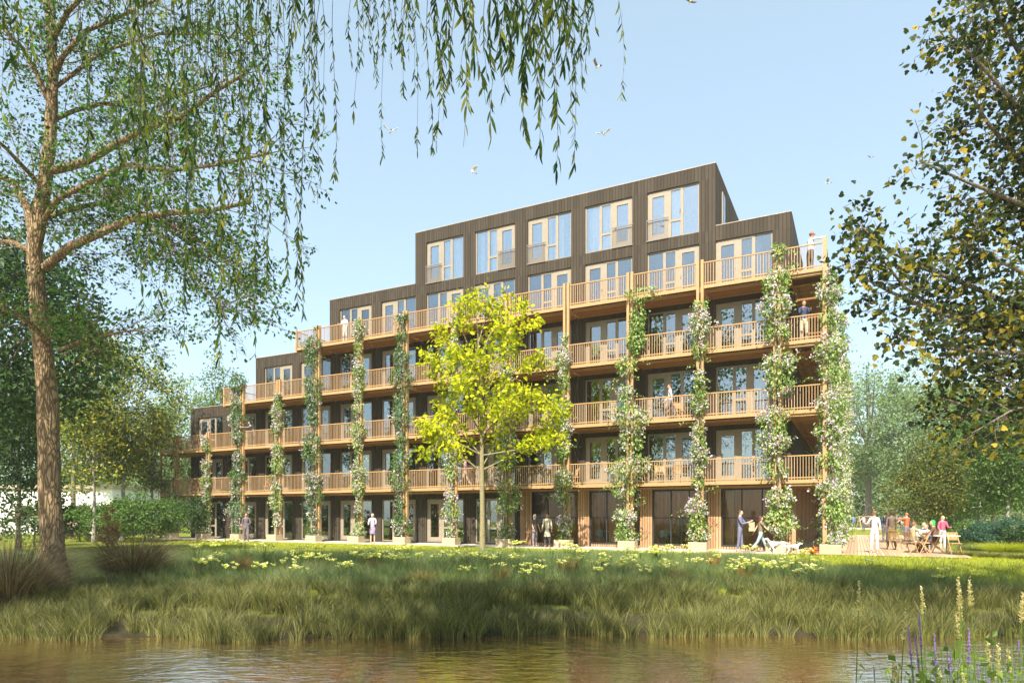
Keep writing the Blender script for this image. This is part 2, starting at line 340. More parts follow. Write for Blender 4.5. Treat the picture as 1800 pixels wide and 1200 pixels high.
    nt.links.new(a.outputs[0],bp.inputs['Height']); nt.links.new(bp.outputs[0],b.inputs['Normal'])
    gl=nt.nodes.new('ShaderNodeBsdfGlossy'); gl.inputs[0].default_value=(1,.92,.82,1); gl.inputs[1].default_value=.03; nt.links.new(bp.outputs[0],gl.inputs['Normal'])
    mx=nt.nodes.new('ShaderNodeMixShader'); mx.inputs[0].default_value=.62; nt.links.new(b.outputs[0],mx.inputs[1]); nt.links.new(gl.outputs[0],mx.inputs[2]); nt.links.new(mx.outputs[0],out.inputs[0])
    mb=MB(); mb.box(-60,60,.6,14.5,-.70,-.62); tag(mb.build('water',m),kind='structure')
    # deck, front paving, far path
    mb=MB(); 
    mb.box(U0-2.56,U0+3.8,-2.3,30,-.1,.04,1)
    x=U0-2.50
    while x<U0+3.8: mb.box(x,x+.128,-2.32,30,.045,.085,0); x+=.142
    o=mb.build('timber_path',[M['deck'],M['dframe']]); o.location=B(U0,D0); o.rotation_euler[2]=BROT; tag(o,kind='structure')
    mb=MB(); bb(mb,2.6,44.9,30.15,31.1,-.1,.07); bb(mb,2.6,44.9,31.103,32.9,-.1,.06)
    o=mb.build('pavement',M['concrete']); o.location=B(U0,D0); o.rotation_euler[2]=BROT; tag(o,kind='structure')
    mb=MB(); mb.box(26,75,84,96,-.1,.05); tag(mb.build('path',M['concrete']),kind='structure')
build_terrain()
# ------------------------------------------------------------------ the apartment building
bl=thing('apartment_building','five-storey stepped apartment building clad in dark brown boards with timber balconies','apartment building',B(U0,D0),BROT)
def wall_rects(u0,u1,z0,z1,opens):
    """solid rectangles round the openings (all at one level)"""
    r=[]; opens=sorted(opens)
    if not opens: return [(u0,u1,z0,z1)]
    oz0=opens[0][2]; oz1=opens[0][3]
    if oz1<z1: r.append((u0,u1,oz1,z1))
    if oz0>z0: r.append((u0,u1,z0,oz0))
    c=u0
    for a,b_,_,_ in opens:
        if a>c: r.append((c,a,oz0,oz1))
        c=b_
    if c<u1: r.append((c,u1,oz0,oz1))
    return r
PB=.165
def boards_front(mb,u0,u1,z0,z1,d=D0):
    k=math.floor(u0/PB)
    while k*PB<u1-1e-6:
        a=max(u0,k*PB+.012); b_=min(u1,(k+1)*PB-.012)
        if b_-a>.02: bb(mb,a,b_,d-.022,d,z0,z1,0)
        k+=1
def front_wall(u0,u1,z0,z1,opens):
    mb=MB()
    for a,b_,c,e in wall_rects(u0,u1,z0,z1,opens):
        bb(mb,a,b_,D0+.002,D0+.20,c,e,1); boards_front(mb,a,b_,c,e)
    return mb
def win_open(k,z0,z1): return (WU(k),WU(k)+2.54,z0,z1)
ST=[(0,3.2,43.16),(3.2,6.2,43.16),(6.2,9.2,43.16),(9.2,12.2,36.54),(12.2,15.2,29.92)]
# storey walls
for i,(z0,z1,ul) in enumerate(ST):
    nk=int(round((ul-3.40)/P_)); ks=range(0,nk)
    if i==0: ks=range(4,12); mb=front_wall(16.31,43.16,z0,z1,[win_open(k,.12,2.62) for k in ks])
    else: mb=front_wall(U0,ul,z0,z1,[win_open(k,z0+.06,z0+2.5) for k in ks])
    mb.build('wall',[M['clad'],M['back']],bl)
mb=front_wall(5.94,23.29,15.2,18.4,[win_open(k,15.27,17.7) for k in range(1,6)])
mb.build('wall',[M['clad'],M['back']],bl)
mb=MB()   # parapets of the stepped roofs, side and rear walls
for a,b_,z0,z1 in ((U0,5.93,15.2,15.4),(23.30,29.92,15.2,15.4),(29.93,36.54,12.2,12.4),(36.55,43.16,9.2,9.45)):
    bb(mb,a,b_,D0+.002,D0+.2,z0,z1,1); boards_front(mb,a,b_,z0,z1)
def side_boards(u,s,d0,d1,z0,z1):      # boards on a side wall at u facing s (+1 right)
    bb(mb,u+(0 if s>0 else -.2),u+(.2 if s>0 else 0),d0,d1,z0,z1,1)
    k=math.ceil(d0/PB)
    while (k+1)*PB<d1:
        bb(mb,u-s*.022,u-s*.001,k*PB+.012,(k+1)*PB-.012,z0,z1,0); k+=1
DB=52
side_boards(U0,1,D0+.21,DB,3.2,15.4); side_boards(5.94,1,D0+.21,DB,15.41,18.4)
side_boards(43.16,-1,D0+.21,DB,0,9.45); side_boards(36.54,-1,D0+.21,DB,9.46,12.4); side_boards(29.92,-1,D0+.21,DB,12.41,15.4); side_boards(23.29,-1,D0+.21,DB,15.41,18.4)
bb(mb,U0+.2,43,DB-.2,DB,0,9.4,1); bb(mb,U0+.2,29.8,DB-.2,DB,9.41,15.3,1); bb(mb,6.2,23,DB-.2,DB,15.31,18.3,1)
mb.build('wall',[M['clad'],M['back']],bl)
mb=MB()   # roofs with light coping line
for a,b_,z in ((2.60,5.93,15.4),(23.30,29.93,15.4),(29.95,36.56,12.4),(36.58,43.18,9.45),(5.92,23.31,18.4)):
    bb(mb,a,b_,D0-.04,D0+.16,z+.002,z+.035,0); bb(mb,a+.02,b_-.02,D0+.3,DB-.3,z-.35,z-.2,1)
for u,z in ((2.60,15.4),(5.92,18.4)): bb(mb,u,u+.16,D0+.17,DB,z+.002,z+.035,0)
mb.build('roof',[M['coping'],M['back']],bl)
mb=MB()   # floors and inner walls seen through the windows
for i,(z0,z1,ul) in enumerate(ST):
    bb(mb,U0+.3,ul-.3,D0+.45,DB-.3,z1-.30,z1-.1,0)
    if i: bb(mb,U0+.3,ul-.3,D0+4.5,D0+4.6,z0,z1-.32,1)
    for k in range(4 if i==0 else 0,int(round((ul-3.40)/P_))):
        if k%2==0: bb(mb,WU(k)-.45,WU(k)-.3,D0+.45,D0+4.5,z0,z1-.32,1)
bb(mb,16.9,43,D0+4.5,D0+4.6,0,2.88,1)
bb(mb,6.2,23,D0+4.5,D0+4.6,15.2,18,1)
mb.build('interior',[M['infloor'],M['inwall']],bl)
# windows
def win_mesh(kind,H,W=2.54):
    """local: x from 0 (left) to W, y depth (0 = wall face), z from 0. returns frame, pane meshes"""
    key=(kind,round(H,2)); 
    if key in WC: return WC[key]
    fr=MB(); gl=MB(); y0,y1=.07,.15; f=.07
    flip=kind[0]=='m'
    def X(a,b): return (a,b) if not flip else (W-b,W-a)
    def fb(a,b,z0,z1,yo=0): a,b=X(a,b); fr.box(a,b,y0+yo,y1+yo,z0,z1)
    def pane(a,b,z0,z1): a,b=X(a,b); gl.box(a,b,.105,.117,z0,z1)
    fb(0,W,H-f,H); fb(0,W,0,f); fb(0,f,f,H-f); fb(W-f,W,f,H-f)
    # door leaf with a wide frame, centre light, tall side light
    d0,d1=f,1.0; st=.17
    fb(d0,d0+st,f,H-f,-.012); fb(d1-st,d1,f,H-f,-.012); fb(d0+st,d1-st,H-f-.2,H-f,-.012); fb(d0+st,d1-st,f,f+.22,-.012)
    pane(d0+st,d1-st,f+.22,H-f-.2)
    fb(d1,d1+.12,f,H-f)
    m0,m1=d1+.12,d1+.68
    zt_=.78 if kind[1:]!='p' else .45
    fb(m0,m0+.05,f,H-f,-.006); fb(m1-.05,m1,f,H-f,-.006); fb(m0+.05,m1-.05,zt_,zt_+.11,-.006); fb(m0+.05,m1-.05,H-f-.05,H-f,-.006)
    pane(m0+.05,m1-.05,f,zt_); pane(m0+.05,m1-.05,zt_+.11,H-f-.05)
    fb(m1,m1+.09,f,H-f); pane(m1+.09,W-f,f,H-f)
    # door handle
    a,b=X(d1-.12,d1-.09); fr.box(a,b,y0-.05,y0-.013,.95,1.07,1)
    WC[key]=(fr.mesh('window_frame'),gl.mesh('pane')); 
    for q in (M['frame'],M['metalrail']): WC[key][0].materials.append(q)
    WC[key][1].materials.append(M['glass']); return WC[key]
WC={}
cur=MB()
def curtain_mesh(w,h,seed):
    r=np.random.default_rng(seed); n=40; xs=np.linspace(0,w,n); y=.05*np.sin(xs*38+r.random()*6)+.02*np.sin(xs*90)
    V=[]; 
    for z in (0,h): V+=[(x,yy,z) for x,yy in zip(xs,y)]
    m=MB(); m.add(V,[(i,i+1,n+i+1,n+i) for i in range(n-1)],0,True); me=m.mesh('curtain'); me.materials.append(M['curtain']); return me
CM=[curtain_mesh(.55,2.3,1),curtain_mesh(.3,2.3,2),curtain_mesh(.8,2.3,3)]
def juliet_mesh():
    m=MB(); w=1.06
    m.box(-.04,w,-.06,-.02,1.0,1.04); m.box(-.04,w,-.07,-.01,-.02,.02)
    x=-.03
    while x<w-.02: m.box(x,x+.016,-.05,-.034,.02,1.0); x+=.068
    me=m.mesh('juliet_railing'); me.materials.append(M['metalrail']); return me
JM=juliet_mesh()
rw=random.Random(3)
def add_window(k,z0,H,kind,top=False):
    f,g=win_mesh(kind,H); x=U0-(WU(k)+2.54)
    w=bpy.data.objects.new('window',f); C.objects.link(w); w.parent=bl; w.location=(x,0,z0)
    if top and 'g5' not in WC:
        WC['g5']={}
    if top:
        gg=WC['g5'].get(id(g)) or g.copy(); WC['g5'][id(g)]=gg; gg.materials[0]=M['glass5']; g=gg
    link('pane',g,w)
    flip=kind[0]=='m'
    if top:
        link('juliet_railing',JM,bl,((x if not flip else x+2.54-1.02),0,z0))
        link('curtain',CM[k%3],w,(.15 if flip else 1.45,.35,.05)); link('curtain',CM[(k+1)%3],w,(.9 if flip else .95,.38,.05))
    elif rw.random()<.45: link('curtain',CM[rw.randrange(3)],w,(rw.choice([.15,1.2,1.7]),.35,.05))
for i,(z0,z1,ul) in enumerate(ST):
    nk=int(round((ul-3.40)/P_))
    for k in range(4 if i==0 else 0,nk):
        add_window(k,z0+(.12 if i==0 else .06),2.5 if i==0 else 2.44,('m' if (k+i)%2==0 else 'n') if i<4 else ('m' if k%2 else 'n'))
for k in range(1,6): add_window(k,15.27,2.43,'n' if k%2 else 'm',True)
# slit window in the right side wall
mb=MB(); a=MB(); bb(mb,5.86,5.91,34.2,34.9,15.55,17.65); bb(a,5.85,5.858,34.28,34.82,15.62,17.58)
w=mb.build('window',M['frame'],bl); a.build('pane',M['glass5'],w)
# cafe front: slatted pillars, plinth, lintel and storefront windows
mb=MB()
PIL=[(2.62,2.95)]+[(5.67+P_*k,6.30+P_*k) for k in range(3)]+[(15.6,16.30)]
for a,b_ in PIL:
    bb(mb,a,b_,D0-.03,D0+.25,-.05,3.19,1); n=max(2,int(round((b_-a)/.125)))
    for j in range(n): bb(mb,a+(b_-a)*j/n+.012,a+(b_-a)*(j+1)/n-.012,D0-.085,D0-.032,-.05,3.18,0)
for j in range(4):
    a,b_=PIL[j][1],PIL[j+1][0]
    bb(mb,a,b_,D0,D0+.2,-.05,.2,1); bb(mb,a,b_,D0,D0+.2,2.97,3.19,1)
    x=a+.01
    while x<b_-.05: bb(mb,x,x+.09,D0-.04,D0-.002,-.05,.19,0); bb(mb,x,x+.09,D0-.04,D0-.002,2.98,3.18,0); x+=.125
mb.build('slatted_cladding',[M['slat'],M['back']],bl)
for j in range(4):
    a,b_=PIL[j][1]+.005,PIL[j+1][0]-.005; fr=MB(); gl=MB(); e=.05
    bb(fr,a,b_,D0+.04,D0+.12,.205,.27); bb(fr,a,b_,D0+.04,D0+.12,2.86,2.965)
    n=3
    for q in range(n+1):
        x=a+(b_-a)*q/n; x0=min(max(a,x-e/2),b_-e); bb(fr,x0,x0+e,D0+.035,D0+.125,.271,2.859)
    bb(fr,a+.06,b_-.06,D0+.05,D0+.11,1.53,1.57)
    bb(gl,a+.01,b_-.01,D0+.078,D0+.088,.272,2.858)
    w=fr.build('storefront_window',M['dframe'],bl); gl.build('pane',M['cglass'],w)
# side storefront with timber fins
for j in range(6):
    d0=D0+.3+j*3.18; d1=d0+3.18; fr=MB(); gl=MB()
    bb(fr,U0-.02,U0+.08,d0,d1,.0,.2,1); bb(fr,U0-.02,U0+.08,d0,d1,2.9,3.19,1)
    for q in range(3):
        x=d0+(q+.02)*1.06; bb(fr,U0-.16,U0+.06,x,x+.07,.201,2.899,1)
        bb(fr,U0,U0+.06,x+.08,x+1.04,1.53,1.57,0)
    bb(gl,U0+.025,U0+.035,d0+.09,d1,.21,2.89)
    w=fr.build('storefront_window',[M['dframe'],M['slat']],bl); gl.build('pane',M['cglass'],w)
mb=MB(); bb(mb,1.35,2.58,52.0,52.2,0,3.15,1); x=1.36
while x<2.5: bb(mb,x,x+.1,51.94,51.998,0,3.14,0); x+=.125
mb.build('slatted_cladding',[M['slat'],M['back']],bl)
mb=MB(); bb(mb,U0+.3,16.6,35.3,35.4,0,2.88,0); x=U0+.3
while x<16.5: bb(mb,x,x+.16,35.24,35.298,.06,2.87,0); x+=.22
bb(mb,U0+.1,43,D0+.21,DB-.5,-.04,.10,2); bb(mb,16.55,16.75,D0+.25,DB-.5,.1,2.88,1)
for u in (5.36,11.2): bb(mb,u-.2,u+.2,33.15,33.45,.1,2.88,3)
mb.build('cafe_interior',[M['inwood'],M['inwall'],M['infloor'],M['wood']],bl)
# balconies: one deck per bay with its railing
def deck_mesh(L):
    m=MB(); 
    m.box(0,L,DC+.10-D0,-.03,-.10,-.02,0)
    m.box(0,L,DC-D0+.02,DC-D0+.095,-.15,.0,0)                 # fascia
    m.box(0,L,DC-D0+.30,DC-D0+.36,-.26,-.236,0)
    m.box(0,L,-.09,-.03,-.27,-.101,1)
    y=DC-D0+.10
    while y<-.2: m.box(0.01,L-.01,y+.008,y+.10,-.235,-.205,1); y+=.112
    for x in (.0,L/2,L-.07): m.box(x,x+.07,DC-D0+.10,-.10,-.20,-.102,1)
    return m
def rail_mb(m,L,y):     # along x from 0 to L at y
    m.box(0,L,y-.035,y+.035,1.01,1.055,0); m.box(0,L,y-.02,y+.02,.07,.115,0)
    n=max(2,int(round(L/.118))); 
    for j in range(n): x=(j+.5)*L/n; m.box(x-.013,x+.013,y-.014,y+.014,.0,1.009,1)
LV=[(3.2,13),(6.2,13),(9.2,11),(12.2,9)]; LEND=[44.6,44.6,37.96,31.4]
DMC={}
def bay(uR,uL,z,endl=False):
    L=round(uL-uR,3)
    if L not in DMC:
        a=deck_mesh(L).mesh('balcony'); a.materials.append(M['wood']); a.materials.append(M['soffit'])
        r=MB(); rail_mb(r,L,DC+.055-D0); b_=r.mesh('railing'); b_.materials.append(M['wood']); b_.materials.append(M['baluster']); DMC[L]=(a,b_)
    a,b_=DMC[L]
    o=link('balcony',a,bl,(U0-uL,0,z)); link('railing',b_,o)
for (z,n),ue in zip(LV,LEND):
    cs=[COL[i] for i in range(14) if COL[i]<ue-.3]
    for a,b_ in zip(cs[:-1],cs[1:]): bay(a+.165,b_-.165,z)
    bay(cs[-1]+.165,ue,z)
    # beams across at every column
    mb=MB()
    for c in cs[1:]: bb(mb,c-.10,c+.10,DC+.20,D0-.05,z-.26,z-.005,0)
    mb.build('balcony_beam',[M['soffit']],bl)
# right side balconies
sd=MB(); sd.box(0,1.40,.0,3.05,-.10,-.02,0); sd.box(1.401,1.47,0,3.05,-.17,0,0); sd.box(0,.06,0,3.05,-.27,-.101,1)
x=.07
while x<1.3: sd.box(x+.008,x+.105,.01,3.04,-.235,-.205,1); x+=.115
for y in (.0,1.5,2.98): sd.box(.07,1.38,y,y+.07,-.20,-.102,1)
for y in (.9,2.1): sd.box(.07,1.38,y,y+.09,-.275,-.236,0)
sd=sd.mesh('balcony'); sd.materials.append(M['wood']); sd.materials.append(M['soffit'])
sr=MB(); rail_mb(sr,3.05,0); 
for i,(V) in enumerate(sr.v): sr.v[i]=np.stack([1.42-V[:,1],V[:,0],V[:,2]],1)
sr=sr.mesh('railing'); sr.materials.append(M['wood']); sr.materials.append(M['baluster'])
for z,_ in LV:
    mbc=MB(); bb(mbc,1.19,U0,DC+.10,DC+.30,z-.26,z-.01,0); bb(mbc,U0-.001,3.0,DC+.12,D0-.04,z-.255,z-.012,0); mbc.build('balcony_beam',[M['wood']],bl)
    for j in range(6):
        o=link('balcony',sd,bl,(.035,DC+.35-D0+j*3.31,z)); link('railing',sr,o)
# left end returns
for z,ue in zip([q[0] for q in LV],LEND):
    mb=MB(); bb(mb,ue-1.44,ue,D0+.0,38,z-.25,z-.02,0); o=mb.build('balcony',M['wood'],bl)
    r=MB(); rail_mb(r,6.6,0)
    for i,V in enumerate(r.v): r.v[i]=np.stack([U0-ue+.03-V[:,1],V[:,0]+DC+.06-D0,V[:,2]+z],1)
    r.build('railing',[M['wood'],M['baluster']],o)
# posts
def post(u,d,top,w=.12): 
    mb=MB(); bb(mb,u-w/2,u+w/2,d-.07,d+.09,-.02,top,0); mb.build('post',M['wood'],bl)
for i,c in enumerate(COL):
    top=13.35 if c<31 else (10.35 if c<37 else 7.35)
    if i==0: post(c+.07,DC,13.42,.16)
    else: post(c-.10,DC,top); post(c+.10,DC,top)
for ue,top in zip((31.35,37.9),(13.35,10.35)): 
    mb=MB(); bb(mb,ue-.05,ue+.07,DC-.03,DC+.07,top-1.35,top-.02,0); mb.build('post',M['wood'],bl)
for j in range(1,7): post(1.12,DC+.25+3.31*j-.02,13.35,.14)
mb=MB(); bb(mb,44.45,44.57,DC-.02,DC+.1,-.02,7.35,0); mb.build('post',M['wood'],bl)
# neighbour's white wall and low house, far left
wb=thing('white_house','low white rendered building half hidden behind the trees at the left','house',(-40,62,0))
mb=MB(); mb.box(-16,3,0,8,0,4.2); mb.build('wall',M['white'],wb)
mb=MB(); mb.box(-16.2,3.2,-.3,8.3,4.2,4.5); mb.build('roof',M['coping'],wb)
for x in (-12,-6,-1):
    mb=MB(); mb.box(x,x+1.4,-.04,.02,1,2.6); mb.build('window',M['dframe'],wb)
# ------------------------------------------------------------------ vegetation
def grow(mb, rng, p, d, L, r, lvl, out, spread=.7, droop=0., twig=.5, sides=5, nch=4, up=0.):
    """one branch with its side branches; fills out with leafy twig points (position, direction)"""
    n=max(3,int(L/.35)+2); P=[p]; dd=d/np.linalg.norm(d)
    for i in range(n-1):
        dd=dd+rng.normal(size=3)*.13; dd[2]+=up-droop*(i/n); dd/=np.linalg.norm(dd); P.append(P[-1]+dd*L/(n-1))
    P=np.array(P); R=np.linspace(r,max(.004,r*.35),n); mb.tube(P,R,sides if r>.02 else 3)
    if lvl==0: 
        out.append((P[1:],np.gradient(P,axis=0)[1:])); return
    for k in range(nch):
        t=.25+.75*(k+rng.random())/nch; i=min(n-2,int(t*(n-1))); q=P[i]+(P[i+1]-P[i])*(t*(n-1)-i)
        s=rng.normal(size=3); T=P[i+1]-P[i]; T/=np.linalg.norm(T); s-=T*(s@T); s/=np.linalg.norm(s)+1e-9; s[2]*=.6
        grow(mb,rng,q,T*(1-spread*.6)+s*spread,L*twig*(.7+.6*rng.random())*(1.15-.5*t),max(.004,R[i]*.5),lvl-1,out,spread,droop,twig,sides,nch,up)
    out.append((P[-2:],np.gradient(P,axis=0)[-2:]))
def leafy(mb, rng, out, per, size, tmpl, mat=0, jit=.12, up=.6, hang=0., sv=.35):
    Pn=np.concatenate([a for a,_ in out]); D=np.concatenate([b for _,b in out]); D/=np.linalg.norm(D,axis=1)[:,None]+1e-9
    Pn=np.repeat(Pn,per,0); D=np.repeat(D,per,0); n=len(Pn)
    Pn=Pn+rng.normal(size=(n,3))*jit; A=D*.6+rdir(rng,n)*.9; A[:,2]-=hang
    N=rdir(rng,n,up); mb.scatter(Pn,A,N,size*(1-sv+2*sv*rng.random(n)),tmpl,mat); return n
def blob_points(rng, c, rad, n, lumps=7, shell=.55, gap=.0):
    """leaf-clump centres in an uneven crown"""
    c=np.array(c,float); rad=np.array(rad,float)
    L=rdir(rng,lumps); la=.25*rng.random(lumps)+.05
    v=rdir(rng,n); rr=(shell+(1-shell)*rng.random(n)**.6)
    bump=1+((np.maximum(0,v@L.T)**6)*la*2.2).sum(1)-.18
    return c+v*rad*(rr*bump)[:,None]
def tree(name,label,cat,base,H,crown_c,crown_r,ncl,per,lsize,lm,bm='bark2',trunk_r=.15,cl_r=.5,tmpl=T_DIA,seed=1,group=None,lean=(0,0),limbs=14,hang=.2,lumps=8,shell=.5,stems=1,cone=False):
    """base (x,y,z); crown_c relative to the base"""
    rng=np.random.default_rng(seed); root=thing(name,label,cat,tuple(base),0,group)
    wd=MB(); cc=np.array(crown_c,float); cr=np.array(crown_r,float)
    cl=blob_points(rng,cc,cr,ncl,lumps,shell)
    if cone:
        t=rng.random(ncl)**.8; a=rng.random(ncl)*2*pi; z=cc[2]-cr[2]+2*cr[2]*t; R=(1.02-t)*(.75+.35*rng.random(ncl))
        cl=np.stack([cc[0]+cr[0]*R*np.cos(a),cc[1]+cr[1]*R*np.sin(a),z-.25*R*cr[0]],1)
    cl[:,2]=np.maximum(cl[:,2],cc[2]-cr[2]*1.02)
    top=cc+np.array([0,0,cr[2]*.75])
    for s in range(stems):
        off=np.array([(s-(stems-1)/2)*.5,0,0]); n=9; ts=np.linspace(0,1,n)[:,None]
        P=off*(1-ts*.2)+ts*top+np.sin(ts*5+s+seed)*np.array([.12,.1,0])*trunk_r*5*ts*(1-ts)*2
        R=trunk_r*(1-.82*ts[:,0]**.9); R[0]*=1.35; wd.tube(P,R,9)
    for i in range(min(limbs,ncl)):
        e=cl[i]; f=.35+.5*rng.random(); z0=cc[2]-cr[2]*.9; q=np.array([top[0]*min(1,(z0+(e[2]-z0)*f*.6)/top[2]),top[1]*min(1,e[2]*.6/top[2]),max(z0*.85,z0+(e[2]-z0)*f*.6)])
        mid=(q+e)/2+np.array([0,0,-.06*np.linalg.norm(e-q)])+rng.normal(size=3)*.1
        r0=max(.012,trunk_r*(.42-.2*q[2]/top[2])); wd.tube([q,(q+mid)/2+rng.normal(size=3)*.05,mid,e],[r0,r0*.75,r0*.5,r0*.2],5)
    wd.build('trunk',M[bm],root)
    lf=MB(); n=ncl*per; Pn=np.repeat(cl,per,0)+np.clip(rng.normal(size=(n,3)),-2.2,2.2)*cl_r*np.array([.55,.55,.38])
    out=Pn-cc; out/=np.linalg.norm(out,axis=1)[:,None]+1e-9
    A=rdir(rng,n)+out*.5; A[:,2]-=hang; N=rdir(rng,n)*.8+out*.5+np.array([0,0,.5])
    lf.scatter(Pn,A,N,lsize*(.65+.7*rng.random(n)),tmpl)
    lf.build('crown',M[lm] if isinstance(lm,str) else lm,root)
    return root
def gz(x,y): return float(zt(np.array(x),np.array(y)))
# --- the big tree at the left edge: trunk and main limbs follow the photo, the rest grows
def big_left():
    rng=np.random.default_rng(11); Y=16.0; base=PX(97,1032,Y); base[2]=gz(base[0],Y)-.05
    root=thing('tall_tree','tall tree at the left edge with fissured brown bark, spreading limbs and sparse small leaves','tree',tuple(base))
    wd=MB(); lb=MB()
    def path(pts,dy=0.): 
        m=len(pts); return np.array([PX(a,b_,Y+dy*(i/(m-1))) for i,(a,b_) in enumerate(pts)])-base
    tr=path([(99,1050),(97,1010),(92,960),(87,850),(84,700),(78,640),(70,560),(63,490),(60,440),(68,380),(78,330),(86,260),(91,200),(93,130),(90,60),(86,-60),(84,-180),(80,-300)])
    R=[.37,.29,.25,.232,.222,.205,.19,.175,.165,.165,.15,.135,.125,.115,.10,.09,.06,.02]
    # refine and roughen the trunk
    t=np.linspace(0,len(tr)-1,90); ti=np.minimum(t.astype(int),len(tr)-2); fr=(t-ti)[:,None]
    TP=tr[ti]*(1-fr)+tr[ti+1]*fr; TR=np.array(R)[ti]*(1-fr[:,0])+np.array(R)[ti+1]*fr[:,0]
    TP+=rng.normal(size=TP.shape)*.006
    wd.tube(TP,TR,28,wob=.10,rng=rng)
    limbs=[([(80,470),(120,435),(165,415),(230,385),(300,374),(370,370),(440,355)],.115,-2.5),
     ([(95,300),(150,285),(190,262),(230,240),(270,222),(320,205),(380,160),(430,130)],.10,-3),
     ([(92,212),(130,195),(180,182),(250,178),(320,168),(400,140)],.06,2.5),
     ([(95,135),(110,100),(150,55),(200,35),(240,15),(320,-20)],.07,-1),
     ([(72,385),(110,372),(150,362),(190,356),(240,368),(290,400),(350,440),(420,500)],.075,1.5),
     ([(62,430),(50,370),(25,320),(-30,300),(-120,270)],.12,1.5),
     ([(84,175),(65,130),(40,85),(0,45),(-60,0)],.07,-1),
     ([(62,445),(20,425),(-60,430),(-140,410)],.08,3),
     ([(104,615),(135,602),(165,594),(200,586),(250,578)],.045,-1),
     ([(84,600),(60,575),(30,548),(-30,545),(-100,520)],.07,-2),
     ([(92,70),(120,20),(180,-40),(260,-90)],.07,-2),([(88,20),(50,-40),(-20,-90)],.07,1),
     ([(70,400),(100,350),(160,320),(220,290),(300,300),(380,290),(470,270)],.07,-4),
     ([(240,382),(290,420),(330,470),(370,520),(400,560)],.04,-2),
     ([(240,382),(300,395),(360,430),(410,470),(440,540)],.04,-3),
     ([(225,5),(255,80),(275,140),(290,190),(300,250)],.03,-3),
     ([(90,160),(180,90),(280,60),(380,60),(460,80)],.05,3),
     ([(75,330),(10,260),(-60,200)],.06,-2)]
    out=[]
    for pts,r,dy in limbs:
        P=path(pts,dy); lb.tube(P,np.linspace(r,r*.3,len(P)),8)
        for i in range(1,len(P)):
            T=P[i]-P[i-1]; L=np.linalg.norm(T); T/=L
            nb=7 if r>.035 else 5
            for k in range(nb):
                q=P[i-1]+(P[i]-P[i-1])*rng.random(); s=rng.normal(size=3); s-=T*(s@T); s/=np.linalg.norm(s); s[2]*=.55; s[2]-=.05
                grow(lb,rng,q,T*.7+s*.9,.75+.7*rng.random(),.013,2,out,.8,.10,.55,4,3)
    wd.build('trunk',M['bark'],root); lb.build('limbs',M['bark'],root)
    lf=MB(); print('left leaves',leafy(lf,rng,out,2,.09,T_DIA,0,.07,.5,.2)); lf.build('crown',M['lf_left'],root)
big_left()
